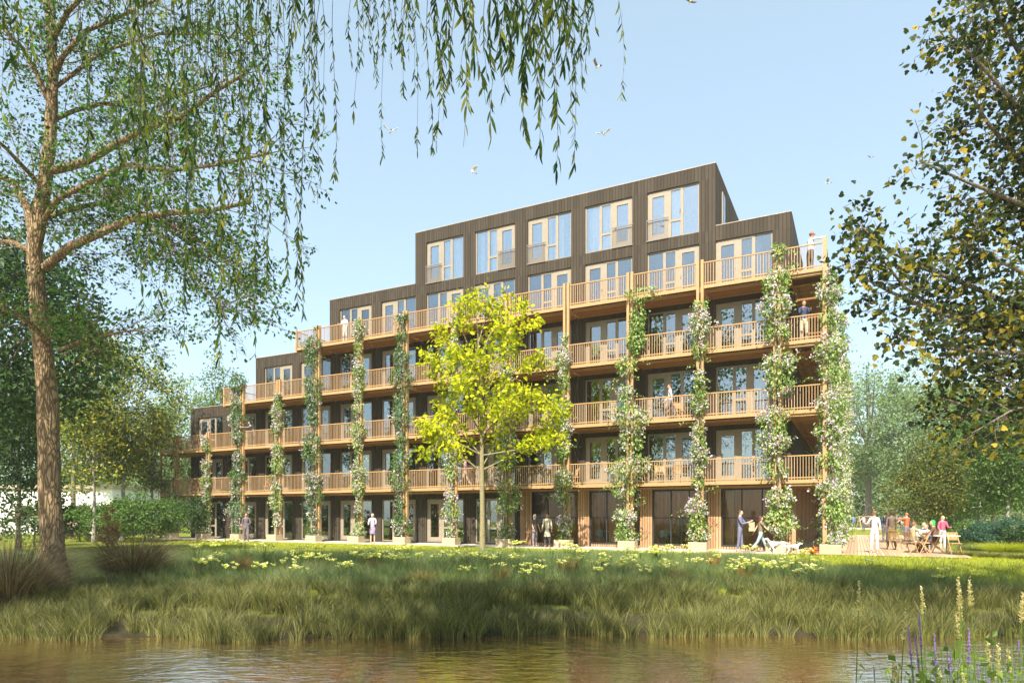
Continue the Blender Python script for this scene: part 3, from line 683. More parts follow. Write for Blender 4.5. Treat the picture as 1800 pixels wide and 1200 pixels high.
# --- tree leaning in from the right edge
def big_right():
    rng=np.random.default_rng(23); Y=11.5; base=np.array([GX(2090,Y),Y,-.3]); base[2]=gz(base[0],Y)
    base=np.array([12.6,14.2,gz(12.6,14.2)])
    root=thing('autumn_tree','tree reaching in from the right edge with lobed leaves turning from dark green to gold','tree',tuple(base))
    wd=MB(); out=[]
    def path(pts): return np.array([PX(a,b_,y) for a,b_,y in pts])-base
    tr=np.array([(0,0,-.1),(.05,-.1,1.5),(.0,-.4,3),(.2,-.9,5),(.1,-1.3,7),(-.1,-1.6,9),(-.2,-1.8,11)],float); wd.tube(tr,[.34,.27,.24,.2,.16,.12,.03],14,wob=.06,rng=rng)
    E=lambda i: None
    limbs=[([(1990,690,13),(1900,640,12.6),(1800,590,12),(1760,580,12),(1700,560,11.8),(1640,540,11.5),(1590,505,11.3),(1550,455,11)],.075),([(1960,660,13),(1880,600,12.4),(1790,540,11.8),(1700,500,11.4),(1620,470,11),(1560,440,10.8),(1515,400,10.6)],.06),([(1960,700,13),(1880,630,12.2),(1780,600,11.6),(1680,560,11.2),(1600,530,11),(1540,500,10.8),(1505,480,10.7)],.06),
     ([(1960,560,13),(1880,420,12.5),(1850,350,12),(1780,270,11.6),(1735,215,11.4),(1705,165,11.2)],.07),
     ([(1950,300,12.8),(1850,170,12),(1790,90,11.6),(1750,20,11.3),(1730,-60,11)],.06),
     ([(1960,780,13),(1860,720,12.4),(1800,685,12),(1760,660,11.7)],.05),
     ([(1900,420,12),(1800,360,11.4),(1700,320,11),(1620,285,10.8)],.05),
     ([(1900,330,12),(1800,200,11),(1720,110,10.6),(1670,60,10.5)],.05),
     ([(1900,560,12),(1800,480,11.2),(1720,440,11),(1650,400,10.8)],.045),
     ([(1930,640,12),(1830,620,11.5),(1740,620,11),(1650,610,10.8),(1570,585,10.6)],.05),
     ([(1900,180,12),(1850,60,11.5),(1820,-60,11)],.05),([(1900,60,12),(1800,-20,11.5),(1690,30,11)],.05),([(1960,850,13),(1870,780,12.4),(1800,745,12),(1720,720,11.7),(1660,700,11.5)],.05),([(1950,740,12),(1860,700,11.5),(1780,720,11),(1710,760,10.8)],.04),([(1950,420,12),(1850,300,12.5),(1770,180,12.2),(1690,100,12)],.045),
     ([(1960,470,12.5),(1870,470,12),(1790,430,12),(1700,400,12.3)],.05)]
    for pts,r in limbs:
        P=path(pts); wd.tube(P,np.linspace(r,r*.25,len(P)),7)
        i0=tr[np.argmin(np.linalg.norm(tr-P[0]+np.array([0,0,.8]),axis=1))]; wd.tube([i0,(i0+P[0])/2+np.array([0,0,.05]),P[0]],[r*1.5,r*1.2,r],7)
        for i in range(1,len(P)):
            T=P[i]-P[i-1]; L=np.linalg.norm(T); T/=L
            for k in range(max(3,int(L*7))):
                q=P[i-1]+(P[i]-P[i-1])*rng.random(); s=rng.normal(size=3); s-=T*(s@T); s/=np.linalg.norm(s)
                grow(wd,rng,q,T*.6+s*.9,.42+.3*rng.random(),.010,1,out,.8,.05,.6,4,3)
    wd.build('trunk',M['bark2'],root)
    lf=MB(); print('right leaves',leafy(lf,rng,out,4,.088,T_MAP,0,.13,.5,.35)); lf.build('crown',M['lf_maple'],root)
big_right()
# --- weeping willow standing on the near bank behind the viewer, its strands hang into the picture
def willow():
    rng=np.random.default_rng(31); base=np.array([1.5,-1.6,gz(1.5,-1.6)])
    root=thing('willow_tree','weeping willow whose long leafy strands hang down from the top of the picture','tree',tuple(base))
    wd=MB(); lf=MB()
    tr=np.array([(0,0,-.1),(.1,.2,1.5),(-.1,.3,3),(0,.6,5),(-.2,1.0,6.5)],float); wd.tube(tr,[.42,.33,.3,.25,.16],14,wob=.06,rng=rng)
    st=[]   # strands: px of tip, py of tip, distance, leaf size
    def S(px,py,Y,sz,n=1,spread=0,yv=0):
        for _ in range(n): st.append((px+rng.normal()*spread, py+rng.normal()*yv, Y*(1+.06*rng.normal()), sz))
    # dense part over the left tree
    for px,py in ((180,300),(215,420),(250,520),(290,560),(330,600),(360,480),(385,620),(410,590),(425,520),(450,540),(470,470),(475,430),(500,470),(515,490),(330,430),(270,380),(150,190),(110,160),(300,500),(230,300),(440,350),(395,420)):
        S(px,py,6.0+rng.random()*1.6,.115,2,14,45)
    for px,py in ((20,150),(5,200),(60,110),(30,90)): S(px,py,5,.13)
    for px,py in ((540,330),(555,240),(560,320),(585,320),(575,200),(560,130)): S(px,py,6.5,.10,1,4,10)
    for px,py in ((625,200),(620,120),(655,180),(672,290),(690,110),(700,170),(735,285),(730,160),(660,120)): S(px,py,7.0,.095,1,4,10)
    for px,py in ((755,255),(765,240),(775,200),(760,150),(785,160),(790,140)): S(px,py,5.6,.105,1,5,12)
    for px,py in ((815,240),(820,210),(800,160),(845,180),(870,230),(855,150),(885,130),(905,120),(925,150),(945,180)): S(px,py,4.6,.11,1,5,15)
    for px,py in ((840,90),(880,170),(915,260),(950,280),(945,200),(975,300),(970,240),(985,160),(960,120),(1000,180),(930,90)): S(px,py,4.3,.11,1,5,12)
    for px,py in ((1010,285),(1005,200),(1025,150),(1035,80),(1020,110),(1045,60)): S(px,py,5.2,.105,1,5,12)
    S(1093,180,6.2,.10)
    for _ in range(26): S(rng.uniform(740,1040),rng.uniform(40,150),4.2+rng.random()*1.5,.115)
    for _ in range(22): S(rng.uniform(150,520),rng.uniform(60,330),5+rng.random()*2,.12)
    for _ in range(16): S(rng.uniform(520,750),rng.uniform(30,110),6+rng.random()*1.5,.10)
    tops=[]
    for px,py,Y,sz in st:
        tip=PX(px,py,Y)-base; ztop=EYE+907/F*Y+.5+rng.random()*.4-base[2]
        n=max(8,int((ztop-tip[2])/.09)); z=np.linspace(ztop,tip[2],n); ph=rng.random()*6; sw=rng.normal()*.10
        t=np.linspace(0,1,n); x=tip[0]+sw*(1-t)**1.5+.025*np.sin(t*7+ph); y=tip[1]+rng.normal()*.12*(1-t)+.02*np.sin(t*6+ph*2)
        P=np.stack([x,y,z],1); wd.tube(P,np.linspace(.004,.0013,n),3); tops.append((P[0],sz))
        # leaves alternate along the strand, some gaps
        m=int((ztop-tip[2])/(.040 if px<520 else .033)); tt=np.sort(rng.random(m)); keep=(np.sin(tt*9+ph)>-.75)|(tt>.85); tt=tt[keep]; m=len(tt)
        i=np.minimum((tt*(n-1)).astype(int),n-2); q=P[i]+(P[i+1]-P[i])*((tt*(n-1))-i)[:,None]
        az=rng.random(m)*2*pi; A=np.stack([np.cos(az)*.45,np.sin(az)*.45,-.8-.4*rng.random(m)],1); N=rdir(rng,m)
        lf.scatter(q,A,N,sz*(.55+.65*rng.random(m)),T_WIL)
    # limbs out to the strands
    hub=tr[-1]; sect={}
    for p,sz in tops: sect.setdefault((round(p[0]/1.2),round(p[1]/1.5)),[]).append(p)
    for k,ps in sect.items():
        c=np.mean(ps,0)+np.array([0,0,.25]); mid=(hub+c)/2+np.array([0,0,1.0]); r=.02+.008*len(ps)
        wd.tube([hub,(hub+mid)/2+np.array([0,0,.4]),mid,(mid+c)/2+np.array([0,0,.25]),c],[r*1.6,r*1.2,r,r*.7,r*.4],6)
        for p in ps: wd.tube([c,(c+p)/2+np.array([0,0,.12]),p],[.012,.008,.004],4)
    # upper crown and strands outside the picture
    cp=blob_points(rng,(-6.0,1.5,9.5),(5.5,4.5,3.2),230,9,.35); n=230*34
    Pn=np.repeat(cp,34,0)+rng.normal(size=(n,3))*np.array([.35,.35,.5]); A=rdir(rng,n); A[:,2]-=1
    Yw=Pn[:,1]+base[1]; ok=(Pn[:,2]+base[2]-EYE)>.80*np.maximum(Yw,.3)+.3
    lf.scatter(Pn[ok],A[ok],rdir(rng,int(ok.sum())),.18*(.7+.6*rng.random(int(ok.sum()))),T_DIA)
    wd.build('trunk',M['bark2'],root); lf.build('foliage',M['lf_willow'],root)
    print('willow strands',len(st))
willow()
# --- the yellow tree in front of the building
def yellow_tree():
    rng=np.random.default_rng(7); Y=30.6; base=PX(848,968,Y); base[2]=-.05; s=Y/F
    root=thing('young_tree','slender young tree with big drooping lime yellow leaves in front of the balconies','tree',tuple(base))
    wd=MB(); out=[]
    def path(pts,dy): return np.array([PX(a,b_,Y+dy*i/(len(pts)-1)) for i,(a,b_) in enumerate(pts)])-base
    wd.tube(path([(848,972),(848,900),(847,830),(847,760),(845,690),(842,620),(838,560)],0),[.15,.115,.105,.09,.065,.045,.02],10)
    L=[([(848,830),(810,800),(775,775),(757,765)],-.3),([(850,825),(900,800),(935,775),(965,760)],.3),([(848,820),(870,780),(880,730),(900,690)],.5),
       ([(846,800),(820,770),(795,740),(770,715)],.6),([(847,780),(890,740),(940,720),(975,735)],-.8),([(845,760),(815,710),(785,665),(758,640)],-.4),([(845,740),(880,690),(920,650),(955,640)],.4),
       ([(844,700),(815,650),(790,610),(765,590)],.5),([(844,690),(870,640),(905,600),(925,575)],-.5),([(842,650),(820,600),(805,560),(815,535)],-.3),([(841,640),(860,590),(885,560),(900,545)],.4),
       ([(845,730),(840,690),(835,650),(820,620)],-1.3),([(845,720),(860,680),(875,650),(880,600)],1.3),([(846,790),(850,740),(830,700),(815,680)],-1.5),([(846,770),(870,740),(900,720),(930,690)],-1.6),([(847,800),(800,775),(770,770),(765,790)],-1.2),([(848,800),(910,790),(950,790),(985,770)],-.9),([(842,600),(850,570),(858,550),(850,530)],.2)]
    for pts,dy in L:
        P=path(pts,dy); wd.tube(P,np.linspace(.038,.012,len(P)),6)
        for i in range(1,len(P)):
            T=P[i]-P[i-1]; LL=np.linalg.norm(T); T/=LL
            for k in range(int(3+LL*2.5) if i>1 else 1):
                q=P[i-1]+(P[i]-P[i-1])*rng.random(); sd=rng.normal(size=3); sd-=T*(sd@T); sd/=np.linalg.norm(sd); sd[2]=abs(sd[2])*.5
                grow(wd,rng,q,T*.6+sd*.8,.55+.35*rng.random(),.011,1,out,.75,.0,.6,4,3,.05)
    wd.build('trunk',M['ybark'],root)
    lf=MB(); print('yellow leaves',leafy(lf,rng,out,4,.205,T_OVAL,0,.15,.5,.5)); lf.build('crown',M['lf_yellow'],root)
yellow_tree()
# --- trees left of the building
def tr(name,label,px,Y,pyb,pyt,pyc,wpx,ncl,per,ls,lm,seed,clr=.6,**k):
    """placed by the foot, top and lowest leaves seen in the photo; wpx = crown width in px"""
    s=Y/F; x=GX(px,Y); z0=0.0 if Y>24 else gz(x,Y); top=EYE-(pyt-HOR)*s; low=EYE-(pyc-HOR)*s
    cz=(top+low)/2-z0; rz=(top-low)/2; rx=wpx*s/2
    return tree(name,label,k.pop('cat','tree'),(x,Y,z0),top,(k.pop('dx',0)*s,0,cz),(rx,rx*k.pop('deep',.9),rz),ncl,per,ls,lm,cl_r=clr,seed=seed,**k)
tr('broadleaf_tree','large dark green tree filling the left edge behind the tall trunk',-90,26,950,400,770,300,420,34,.22,'lf_dark',41,.9,trunk_r=.3,dx=110)
tr('broadleaf_tree','dark green tree behind the tall trunk with its top under the low side branch',130,58,945,540,800,170,260,34,.24,'lf_mid',42,.9,trunk_r=.22)
tr('conifer_tree','small dark conifer with feathery drooping branches at the far left',32,31,950,690,930,190,330,30,.16,'lf_dark',43,.35,cone=True,trunk_r=.12,hang=.6)
tr('broadleaf_tree','tall yellow-green autumn tree with a pale trunk left of the building, the taller of two',215,44,945,592,868,165,340,38,.20,'lf_aut',44,.75,bm='birchbark',trunk_r=.16)
tr('broadleaf_tree','rounder yellow-green autumn tree with a thin pale trunk just behind the tall trunk',165,42.5,946,660,862,110,170,36,.20,'lf_aut',45,.7,bm='birchbark',trunk_r=.12)
tr('broadleaf_tree','olive autumn tree touching the lowest balconies at the left end of the building',268,47,945,700,872,80,150,38,.16,'lf_olive',46,.6,bm='birchbark',trunk_r=.12)
tr('small_tree','small dark spindly tree on the lawn in front of the left end of the building',345,40.5,952,878,928,50,70,34,.12,'lf_dark',47,.35,trunk_r=.05)
tr('shrub','light green leafy shrub against the white house',140,43,945,882,945,66,120,44,.14,'lf_pale',48,.35,cat='shrub',trunk_r=.05)
tr('shrub','dark green spreading shrub between the pale trunks and the building',255,42.5,946,872,946,120,230,44,.15,'lf_mid',49,.4,cat='shrub',trunk_r=.05)
tr('shrub','broad dark green bush behind the rust brown shrub',205,47,942,876,942,80,150,44,.15,'lf_dark',58,.4,cat='shrub',trunk_r=.05)
tr('shrub','low green shrub under the conifer at the far left',60,36,948,880,948,70,70,40,.13,'lf_mid',50,.35,cat='shrub',trunk_r=.05)
tr('shrub','small pinkish flowering shrub right of the tall trunk',112,38,948,912,948,34,30,40,.10,'petal_r',51,.2,cat='shrub',trunk_r=.03)
tr('shrub','tuft of rust brown twiggy shrub at the foot of the pale trunks',190,36,955,905,955,34,30,40,.12,'g_rust',52,.2,cat='shrub',trunk_r=.03)
tr('broadleaf_tree','dark tree top rising behind the second roof step at the left',388,75,930,655,800,60,90,40,.26,'lf_mid',53,.8,trunk_r=.2)
tr('broadleaf_tree','pale hazy tree behind the lowest roof step at the left',335,95,925,682,860,110,200,34,.38,'lf_hazed',54,1.2,trunk_r=.25)
tr('broadleaf_tree','pale hazy round tree between the autumn trees and the lowest roof',282,100,925,700,870,90,170,34,.38,'lf_hazed',55,1.2,trunk_r=.25)
tr('broadleaf_tree','dim green tree behind the white house at the far left',90,78,930,640,880,200,300,34,.36,'lf_mid',56,1.2,trunk_r=.25)
tr('broadleaf_tree','dim green tree at the very left behind the conifer',-20,70,930,600,880,200,260,34,.36,'lf_mid',57,1.2,trunk_r=.25)
# --- trees right of the building
tr('broadleaf_tree','big hazy tree with spreading bare lower limbs behind the end of the deck',1527,92,930,655,858,190,360,36,.36,'lf_hazed',61,1.3,trunk_r=.55,limbs=30)
tr('broadleaf_tree','tall hazy tree with a lumpy top between the vines and the overhanging autumn leaves',1600,84,930,645,870,150,330,36,.34,'lf_hazed',62,1.2,trunk_r=.28)
tr('broadleaf_tree','hazy tree beside the vine-clad corner, furthest left of the hazy trees',1490,100,928,690,880,110,200,34,.38,'lf_hazed',63,1.2,trunk_r=.3)
tr('broadleaf_tree','hazy tree behind the round autumn tree',1675,78,930,655,860,130,280,34,.32,'lf_hazed',64,1.1,trunk_r=.28)
tr('broadleaf_tree','round small tree with green and gold leaves behind the terrace tables',1642,38.5,950,795,912,115,300,44,.13,'lf_olive',65,.5,trunk_r=.09,stems=2)
tr('broadleaf_tree','fresh green tree with a slim pale trunk right of the round autumn tree',1722,46,945,700,895,150,330,42,.19,'lf_pale',66,.7,bm='birchbark',trunk_r=.15)
tr('broadleaf_tree','fresh green tree with a slim pale trunk nearest the right edge',1772,39,950,690,880,140,330,42,.18,'lf_mid',67,.7,bm='birchbark',trunk_r=.14)
tr('broadleaf_tree','green tree cut off by the right edge of the picture',1850,44,945,640,900,170,330,40,.20,'lf_mid',68,.7,trunk_r=.2)
tr('broadleaf_tree','pale green tree low behind the slim pale trunks',1745,66,935,760,920,130,240,38,.26,'lf_pale',69,.9,trunk_r=.2)
tr('broadleaf_tree','pale green low tree behind the seated group',1660,70,935,830,928,110,170,38,.24,'lf_pale',70,.8,trunk_r=.15)
for i,(px,Y,h,w_,lm,lb) in enumerate([(1700,37,922,60,'lf_mid','yellow-green shrub behind the terrace tables'),(1735,36,918,70,'lf_blue','rounded blue-green shrub in front of the slim pale trunks'),(1775,34,912,70,'lf_blue','dark blue-green shrub by the right edge'),(1800,32,925,60,'lf_dark','dark shrub cut off by the right edge above the grass mound'),(1660,40,925,50,'lf_mid','small green shrub behind the man in the pink jacket')]):
    tr('shrub',lb,px,Y,HOR+EYE*F/Y,h,HOR+EYE*F/Y,w_,90,42,.11,lm,80+i,.3,cat='shrub',trunk_r=.04)
# distant tree belt
def belt():
    rng=np.random.default_rng(77); protos=[]
    spots=[(x,118+rng.random()*14,9+rng.random()*5) for x in np.linspace(40,105,11)]+[(x,112+rng.random()*14,9+rng.random()*6) for x in np.linspace(-118,-52,11)]
    names=['first','second','third','fourth','fifth','sixth','seventh','eighth','ninth','tenth','eleventh']
    for i,(x,y,h) in enumerate(spots):
        side='right' if x>0 else 'left'; lb='hazy distant tree in the belt at the %s, %s from its inner end'%(side,names[i if x>0 else 21-i])
        if i<3: protos.append(tree('distant_tree',lb,'tree',(x,y,0),h,(0,0,6.2),(4.6,4.2,5.6),260,34,.5,'lf_hazed',trunk_r=.25,cl_r=1.1,seed=90+i,group='distant belt of trees'))
        else: copy_tree(protos[i%3],None,(x,y,0),rng.random()*6,(h/11*(1+.2*rng.random()),h/11,h/12),lb,'distant belt of trees')
belt()
# trees on the near bank behind the viewer: they shade the bank and mirror in the windows
for i,(x,y,cx,cy,cz,r,rzz,nc) in enumerate([(-17,-5,1,6.0,17.5,6.5,5.,130),(-6,-5.5,1.5,6.0,18,6.0,5.,85),(10,-5.5,-1,6.0,18,6.0,5.,80),(-3,-19,0,0,11,7,6.5,330),(9,-17,0,0,10,7,6.5,330),(22,-18,0,0,11,7.5,7,330),(-15,-20,0,0,11,7,7,300),(36,-12,0,0,10,7,7,300),(-34,2,2,4,15,7,6,200)]):
    tree('bank_tree',['tall leafy tree on the near bank, far left','tall leafy tree on the near bank, left of the willow','tall leafy tree on the near bank, right of the willow','round leafy tree on the near bank, behind the willow','round leafy tree on the near bank, right behind the viewer','round leafy tree on the near bank, far right','round leafy tree on the near bank, left behind the viewer','round leafy tree on the near bank at the right end','tall leafy tree beyond the left end of the bank'][i],'tree',(x,y,gz(x,y)),cz,(cx,cy,cz),(r,r*.8,rzz),nc,30,.36,'lf_mid',trunk_r=.36,cl_r=1.0,seed=120+i,limbs=24,shell=.3)
# ------------------------------------------------------------------ climbing plants, one per column, and their planters
ORD=['at the right corner','on the second pair of posts from the right','on the third pair of posts from the right','on the fourth pair of posts from the right','on the bare-topped fifth posts from the right','behind the right side of the young tree','behind the trunk of the young tree','on the eighth pair of posts from the right','on the ninth pair of posts from the right','on the tenth pair of posts from the right','on the eleventh pair of posts from the right','on the twelfth pair of posts from the right','on the second pair of posts from the left','on the leftmost pair of posts']
# (py, x left, x right, share of flowers)
VS={0:[(470,1452,1462,.3),(500,1442,1474,.5),(560,1440,1474,.5),(640,1438,1478,.6),(720,1440,1480,.6),(800,1436,1482,.6),(860,1440,1484,.6),(900,1446,1486,.5),(960,1448,1484,.6)],
1:[(432,1358,1380,.1),(480,1346,1386,.3),(540,1342,1384,.7),(590,1338,1394,.4),(620,1336,1400,.3),(680,1350,1392,.4),(730,1334,1382,.7),(800,1338,1384,.6),(850,1344,1400,.4),(880,1350,1392,.6),(960,1352,1394,.5)],
2:[(530,1222,1244,.6),(580,1214,1246,.8),(640,1220,1240,.6),(700,1222,1240,.2),(760,1216,1242,.6),(820,1222,1240,.5),(880,1206,1242,.8),(930,1214,1244,.6),(962,1218,1242,.6)],
3:[(512,1106,1150,0),(540,1106,1146,0),(580,1106,1136,0),(618,1110,1128,0),(632,1080,1124,.1),(700,1086,1116,.5),(740,1082,1142,.5),(800,1088,1144,.5),(850,1062,1130,.3),(900,1080,1120,.5),(952,1086,1116,.5)],
4:[(590,988,1000,.6),(640,978,1002,.7),(690,984,1003,.4),(760,978,1002,.7),(820,982,1003,.2),(870,974,1004,.6),(905,978,1010,.7),(950,984,1004,.5)],
5:[(600,886,898,.3),(700,880,902,.3),(760,876,910,.2),(820,872,908,.3),(865,876,922,.2),(900,872,908,.5),(948,876,906,.4)],
6:[(545,800,812,.5),(600,792,806,.4),(700,790,804,.3),(770,788,802,.2),(820,784,808,.5),(880,780,808,.8),(948,786,806,.7)],
7:[(552,702,716,.1),(600,690,722,.1),(640,694,718,.2),(680,684,728,.1),(740,692,720,.2),(800,690,722,.1),(840,682,718,.1),(880,690,716,.3),(942,692,720,.4)],
8:[(562,628,638,.4),(620,620,642,.3),(680,626,640,.3),(730,614,646,.2),(790,622,640,.3),(850,620,644,.5),(890,626,640,.5),(942,622,644,.4)],
9:[(574,552,562,.5),(612,530,564,.1),(680,534,566,.2),(740,540,562,.2),(790,528,570,.1),(850,538,568,.4),(900,536,568,.3),(944,542,566,.5)],
10:[(692,486,496,.6),(740,476,498,.7),(800,480,500,.4),(860,476,498,.5),(942,480,498,.5)],
11:[(656,404,434,.1),(700,402,428,.3),(760,404,434,.4),(820,408,430,.2),(870,396,434,.4),(910,398,434,.5),(938,404,432,.4)],
12:[(768,356,368,.5),(810,354,376,.4),(850,358,372,.5),(940,354,374,.5)],
13:[(866,304,314,.6),(900,300,316,.6),(938,302,316,.6)]}
def vine(name,label,prof,u,d,seed,big=1.,yexp=1.,green='lf_vine'):
    rng=np.random.default_rng(seed); c=B(u,d); Y=c[1]; s=Y/F
    root=thing(name,label,'climbing plant',tuple(c),BROT,'climbing plants on the balcony posts')
    pr=np.array(prof,float); zz=EYE-(pr[:,0]-HOR)*s; cx=((pr[:,1]+pr[:,2])/2-900)*s-c[0]; hw=(pr[:,2]-pr[:,1])/2*s
    o=np.argsort(zz); zz,cx,hw,fl=zz[o],cx[o],hw[o],pr[o,3]
    zl,zh=max(.4,zz[0]),zz[-1]; H=zh-zl
    n=int(H*340*big*(.45+hw.mean()*1.9)); z=zl+H*rng.random(n)
    clump=.45+.42*np.sin(z*2.1+seed*1.3+.8*np.sin(z*.9+seed))+.30*np.sin(z*5.3+seed*2.1)+rng.normal(size=n)*.12; kp=rng.random(n)<(.20+1.1*clump); z=z[kp]; clump=clump[kp]; n=len(z); w=np.interp(z,zz,hw)*(.40+.66*np.clip(clump,0,1.2)); x0=np.interp(z,zz,cx)*.85
    a=rng.random(n)*2*pi; r=w*(.45+.62*rng.random(n)**.7); r*=1+.28*np.maximum(0,rng.normal(size=n))*(rng.random(n)<.25)
    # around the posts: mostly outside of them
    x=x0/cos(BROT)*1.0+r*np.cos(a)*1.05; y=-.06+r*np.sin(a)*.72*yexp-.05
    Pn=np.stack([x,y,z],1); A=np.stack([np.cos(a)*.6,np.sin(a)*.6,-.6+.9*rng.normal(size=n)],1); N=np.stack([np.cos(a),np.sin(a)*1.2,.5+0*a],1)+rng.normal(size=(n,3))*.45
    lf=MB(); lf.scatter(Pn,A,N,.145*(.6+.7*rng.random(n)),T_DIA); 
    # flower trusses
    f=np.interp(z,zz,fl); side=np.maximum(0,-np.sin(a))*.5+.5
    patch=(np.sin(z*3.1+seed)+np.sin(a*2+seed+z)*.7)>-.5
    k=(rng.random(n)<f*.50*side)&patch; Pf=Pn[k]+np.stack([np.cos(a),np.sin(a),0*a],1)[k]*.06; m=6
    if len(Pf):
        q=np.repeat(Pf,m,0); q=q+rng.normal(size=q.shape)*.045; nn=len(q); fb=MB(); fb.scatter(q,rdir(rng,nn),rdir(rng,nn,.2),.066*(.6+.8*rng.random(nn)),T_PET)
        fb.build('flowers',M['flower'],root)
    st=MB()
    for j in range(3):
        ts=np.linspace(zl-.1,zh-.2,24); ph=rng.random()*6
        st.tube(np.stack([np.interp(ts,zz,cx)*.8+.10*np.sin(ts*1.9+ph),-.11+.03*np.cos(ts*2.3+ph),ts],1),np.linspace(.022,.008,24),5)
    # loose shoots
    for j in range(int(2+H*1.1)):
        z0=zl+H*rng.random(); sgn=rng.choice([-1,1]); w0=np.interp(z0,zz,hw); L=.25+.5*rng.random()
        P=np.array([(np.interp(z0,zz,cx)+sgn*(w0*.7+L*t),-.12-.05*t,z0+.25*sin(t*2.2)*L-.1*t*t) for t in np.linspace(0,1,6)]); st.tube(P,np.linspace(.008,.003,6),4)
        q=P[rng.integers(1,6,14)]+rng.normal(size=(14,3))*.05; 
        shoots.append(q)
    st.build('stem',M['bark2'],root)
    if shoots:
        q=np.concatenate(shoots); lf.scatter(q,rdir(rng,len(q)),rdir(rng,len(q),.5),.10,T_DIA); shoots.clear()
    lf.build('foliage',M[green],root)
    return root
shoots=[]; lf2=[]
pl0=None
def planter(u,d,label,w=.82):
    global pl0
    if pl0 is None:
        pl0=thing('planter_box',label,'planter',B(u,d),BROT,'timber planters at the foot of the posts')
        mb=MB()
        for j in range(4):
            z=.07+j*.098; mb.box(-w/2,w/2,-.28,-.25,z,z+.092); mb.box(-w/2,w/2,.25,.28,z,z+.092); mb.box(-w/2,-w/2+.03,-.249,.249,z,z+.092); mb.box(w/2-.03,w/2,-.249,.249,z,z+.092)
        mb.build('box',M['planter'],pl0)
        mb=MB(); mb.box(-w/2+.031,w/2-.031,-.248,.248,.07,.42); mb.build('soil',M['soil'],pl0); return
    copy_tree(pl0,None,B(u,d),BROT,None,label)
for i in range(14):
    u=COL[i] if i else 1.05; dsc='lilac-flowered climber ' if np.mean([q[3] for q in VS[i]])>.35 else 'leafy green climber with few lilac flowers '
    if i==0:
        vine('climbing_plant','tall mass of lilac-flowered climber covering the right corner of the building',VS[0],1.05,DC+.2,200,1.5,1.2)
    elif i==3:
        vine('climbing_plant',dsc+ORD[i],VS[3],u,DC-.05,203,1.2)
    else: vine('climbing_plant',dsc+ORD[i],VS[i],u,DC-.05,200+i,1.15,green='lf_vine2' if i in (7,9,11) else 'lf_vine')
    planter(u-(.1 if i==0 else 0),DC-.38,'low timber planter under the climber '+ORD[i])
for j in range(1,6):
    d=DC+3.31*j; c=B(1.0,d); s=c[1]/F; x=900+F*c[0]/c[1]
    prof=[(HOR-(z-EYE)/s,x-(w+(.15 if z<5 else 0))/s,x+(.62)/s,f) for z,w,f in ((.4,.4,.5),(2,.55,.6),(4,.5,.6),(6.5,.5,.6),(9,.5,.6),(11.5,.42,.5),(12.6-.3*j,.3,.4))]
    nm=['next to the corner, first','second','third','fourth','farthest'][j-1]
    vine('climbing_plant','lilac-flowered climber on the side posts by the deck, %s'%nm,prof,1.0,d,230+j,1.0,1.1)
    planter(.8,d,'low timber planter beside the deck, %s from the front'%nm)
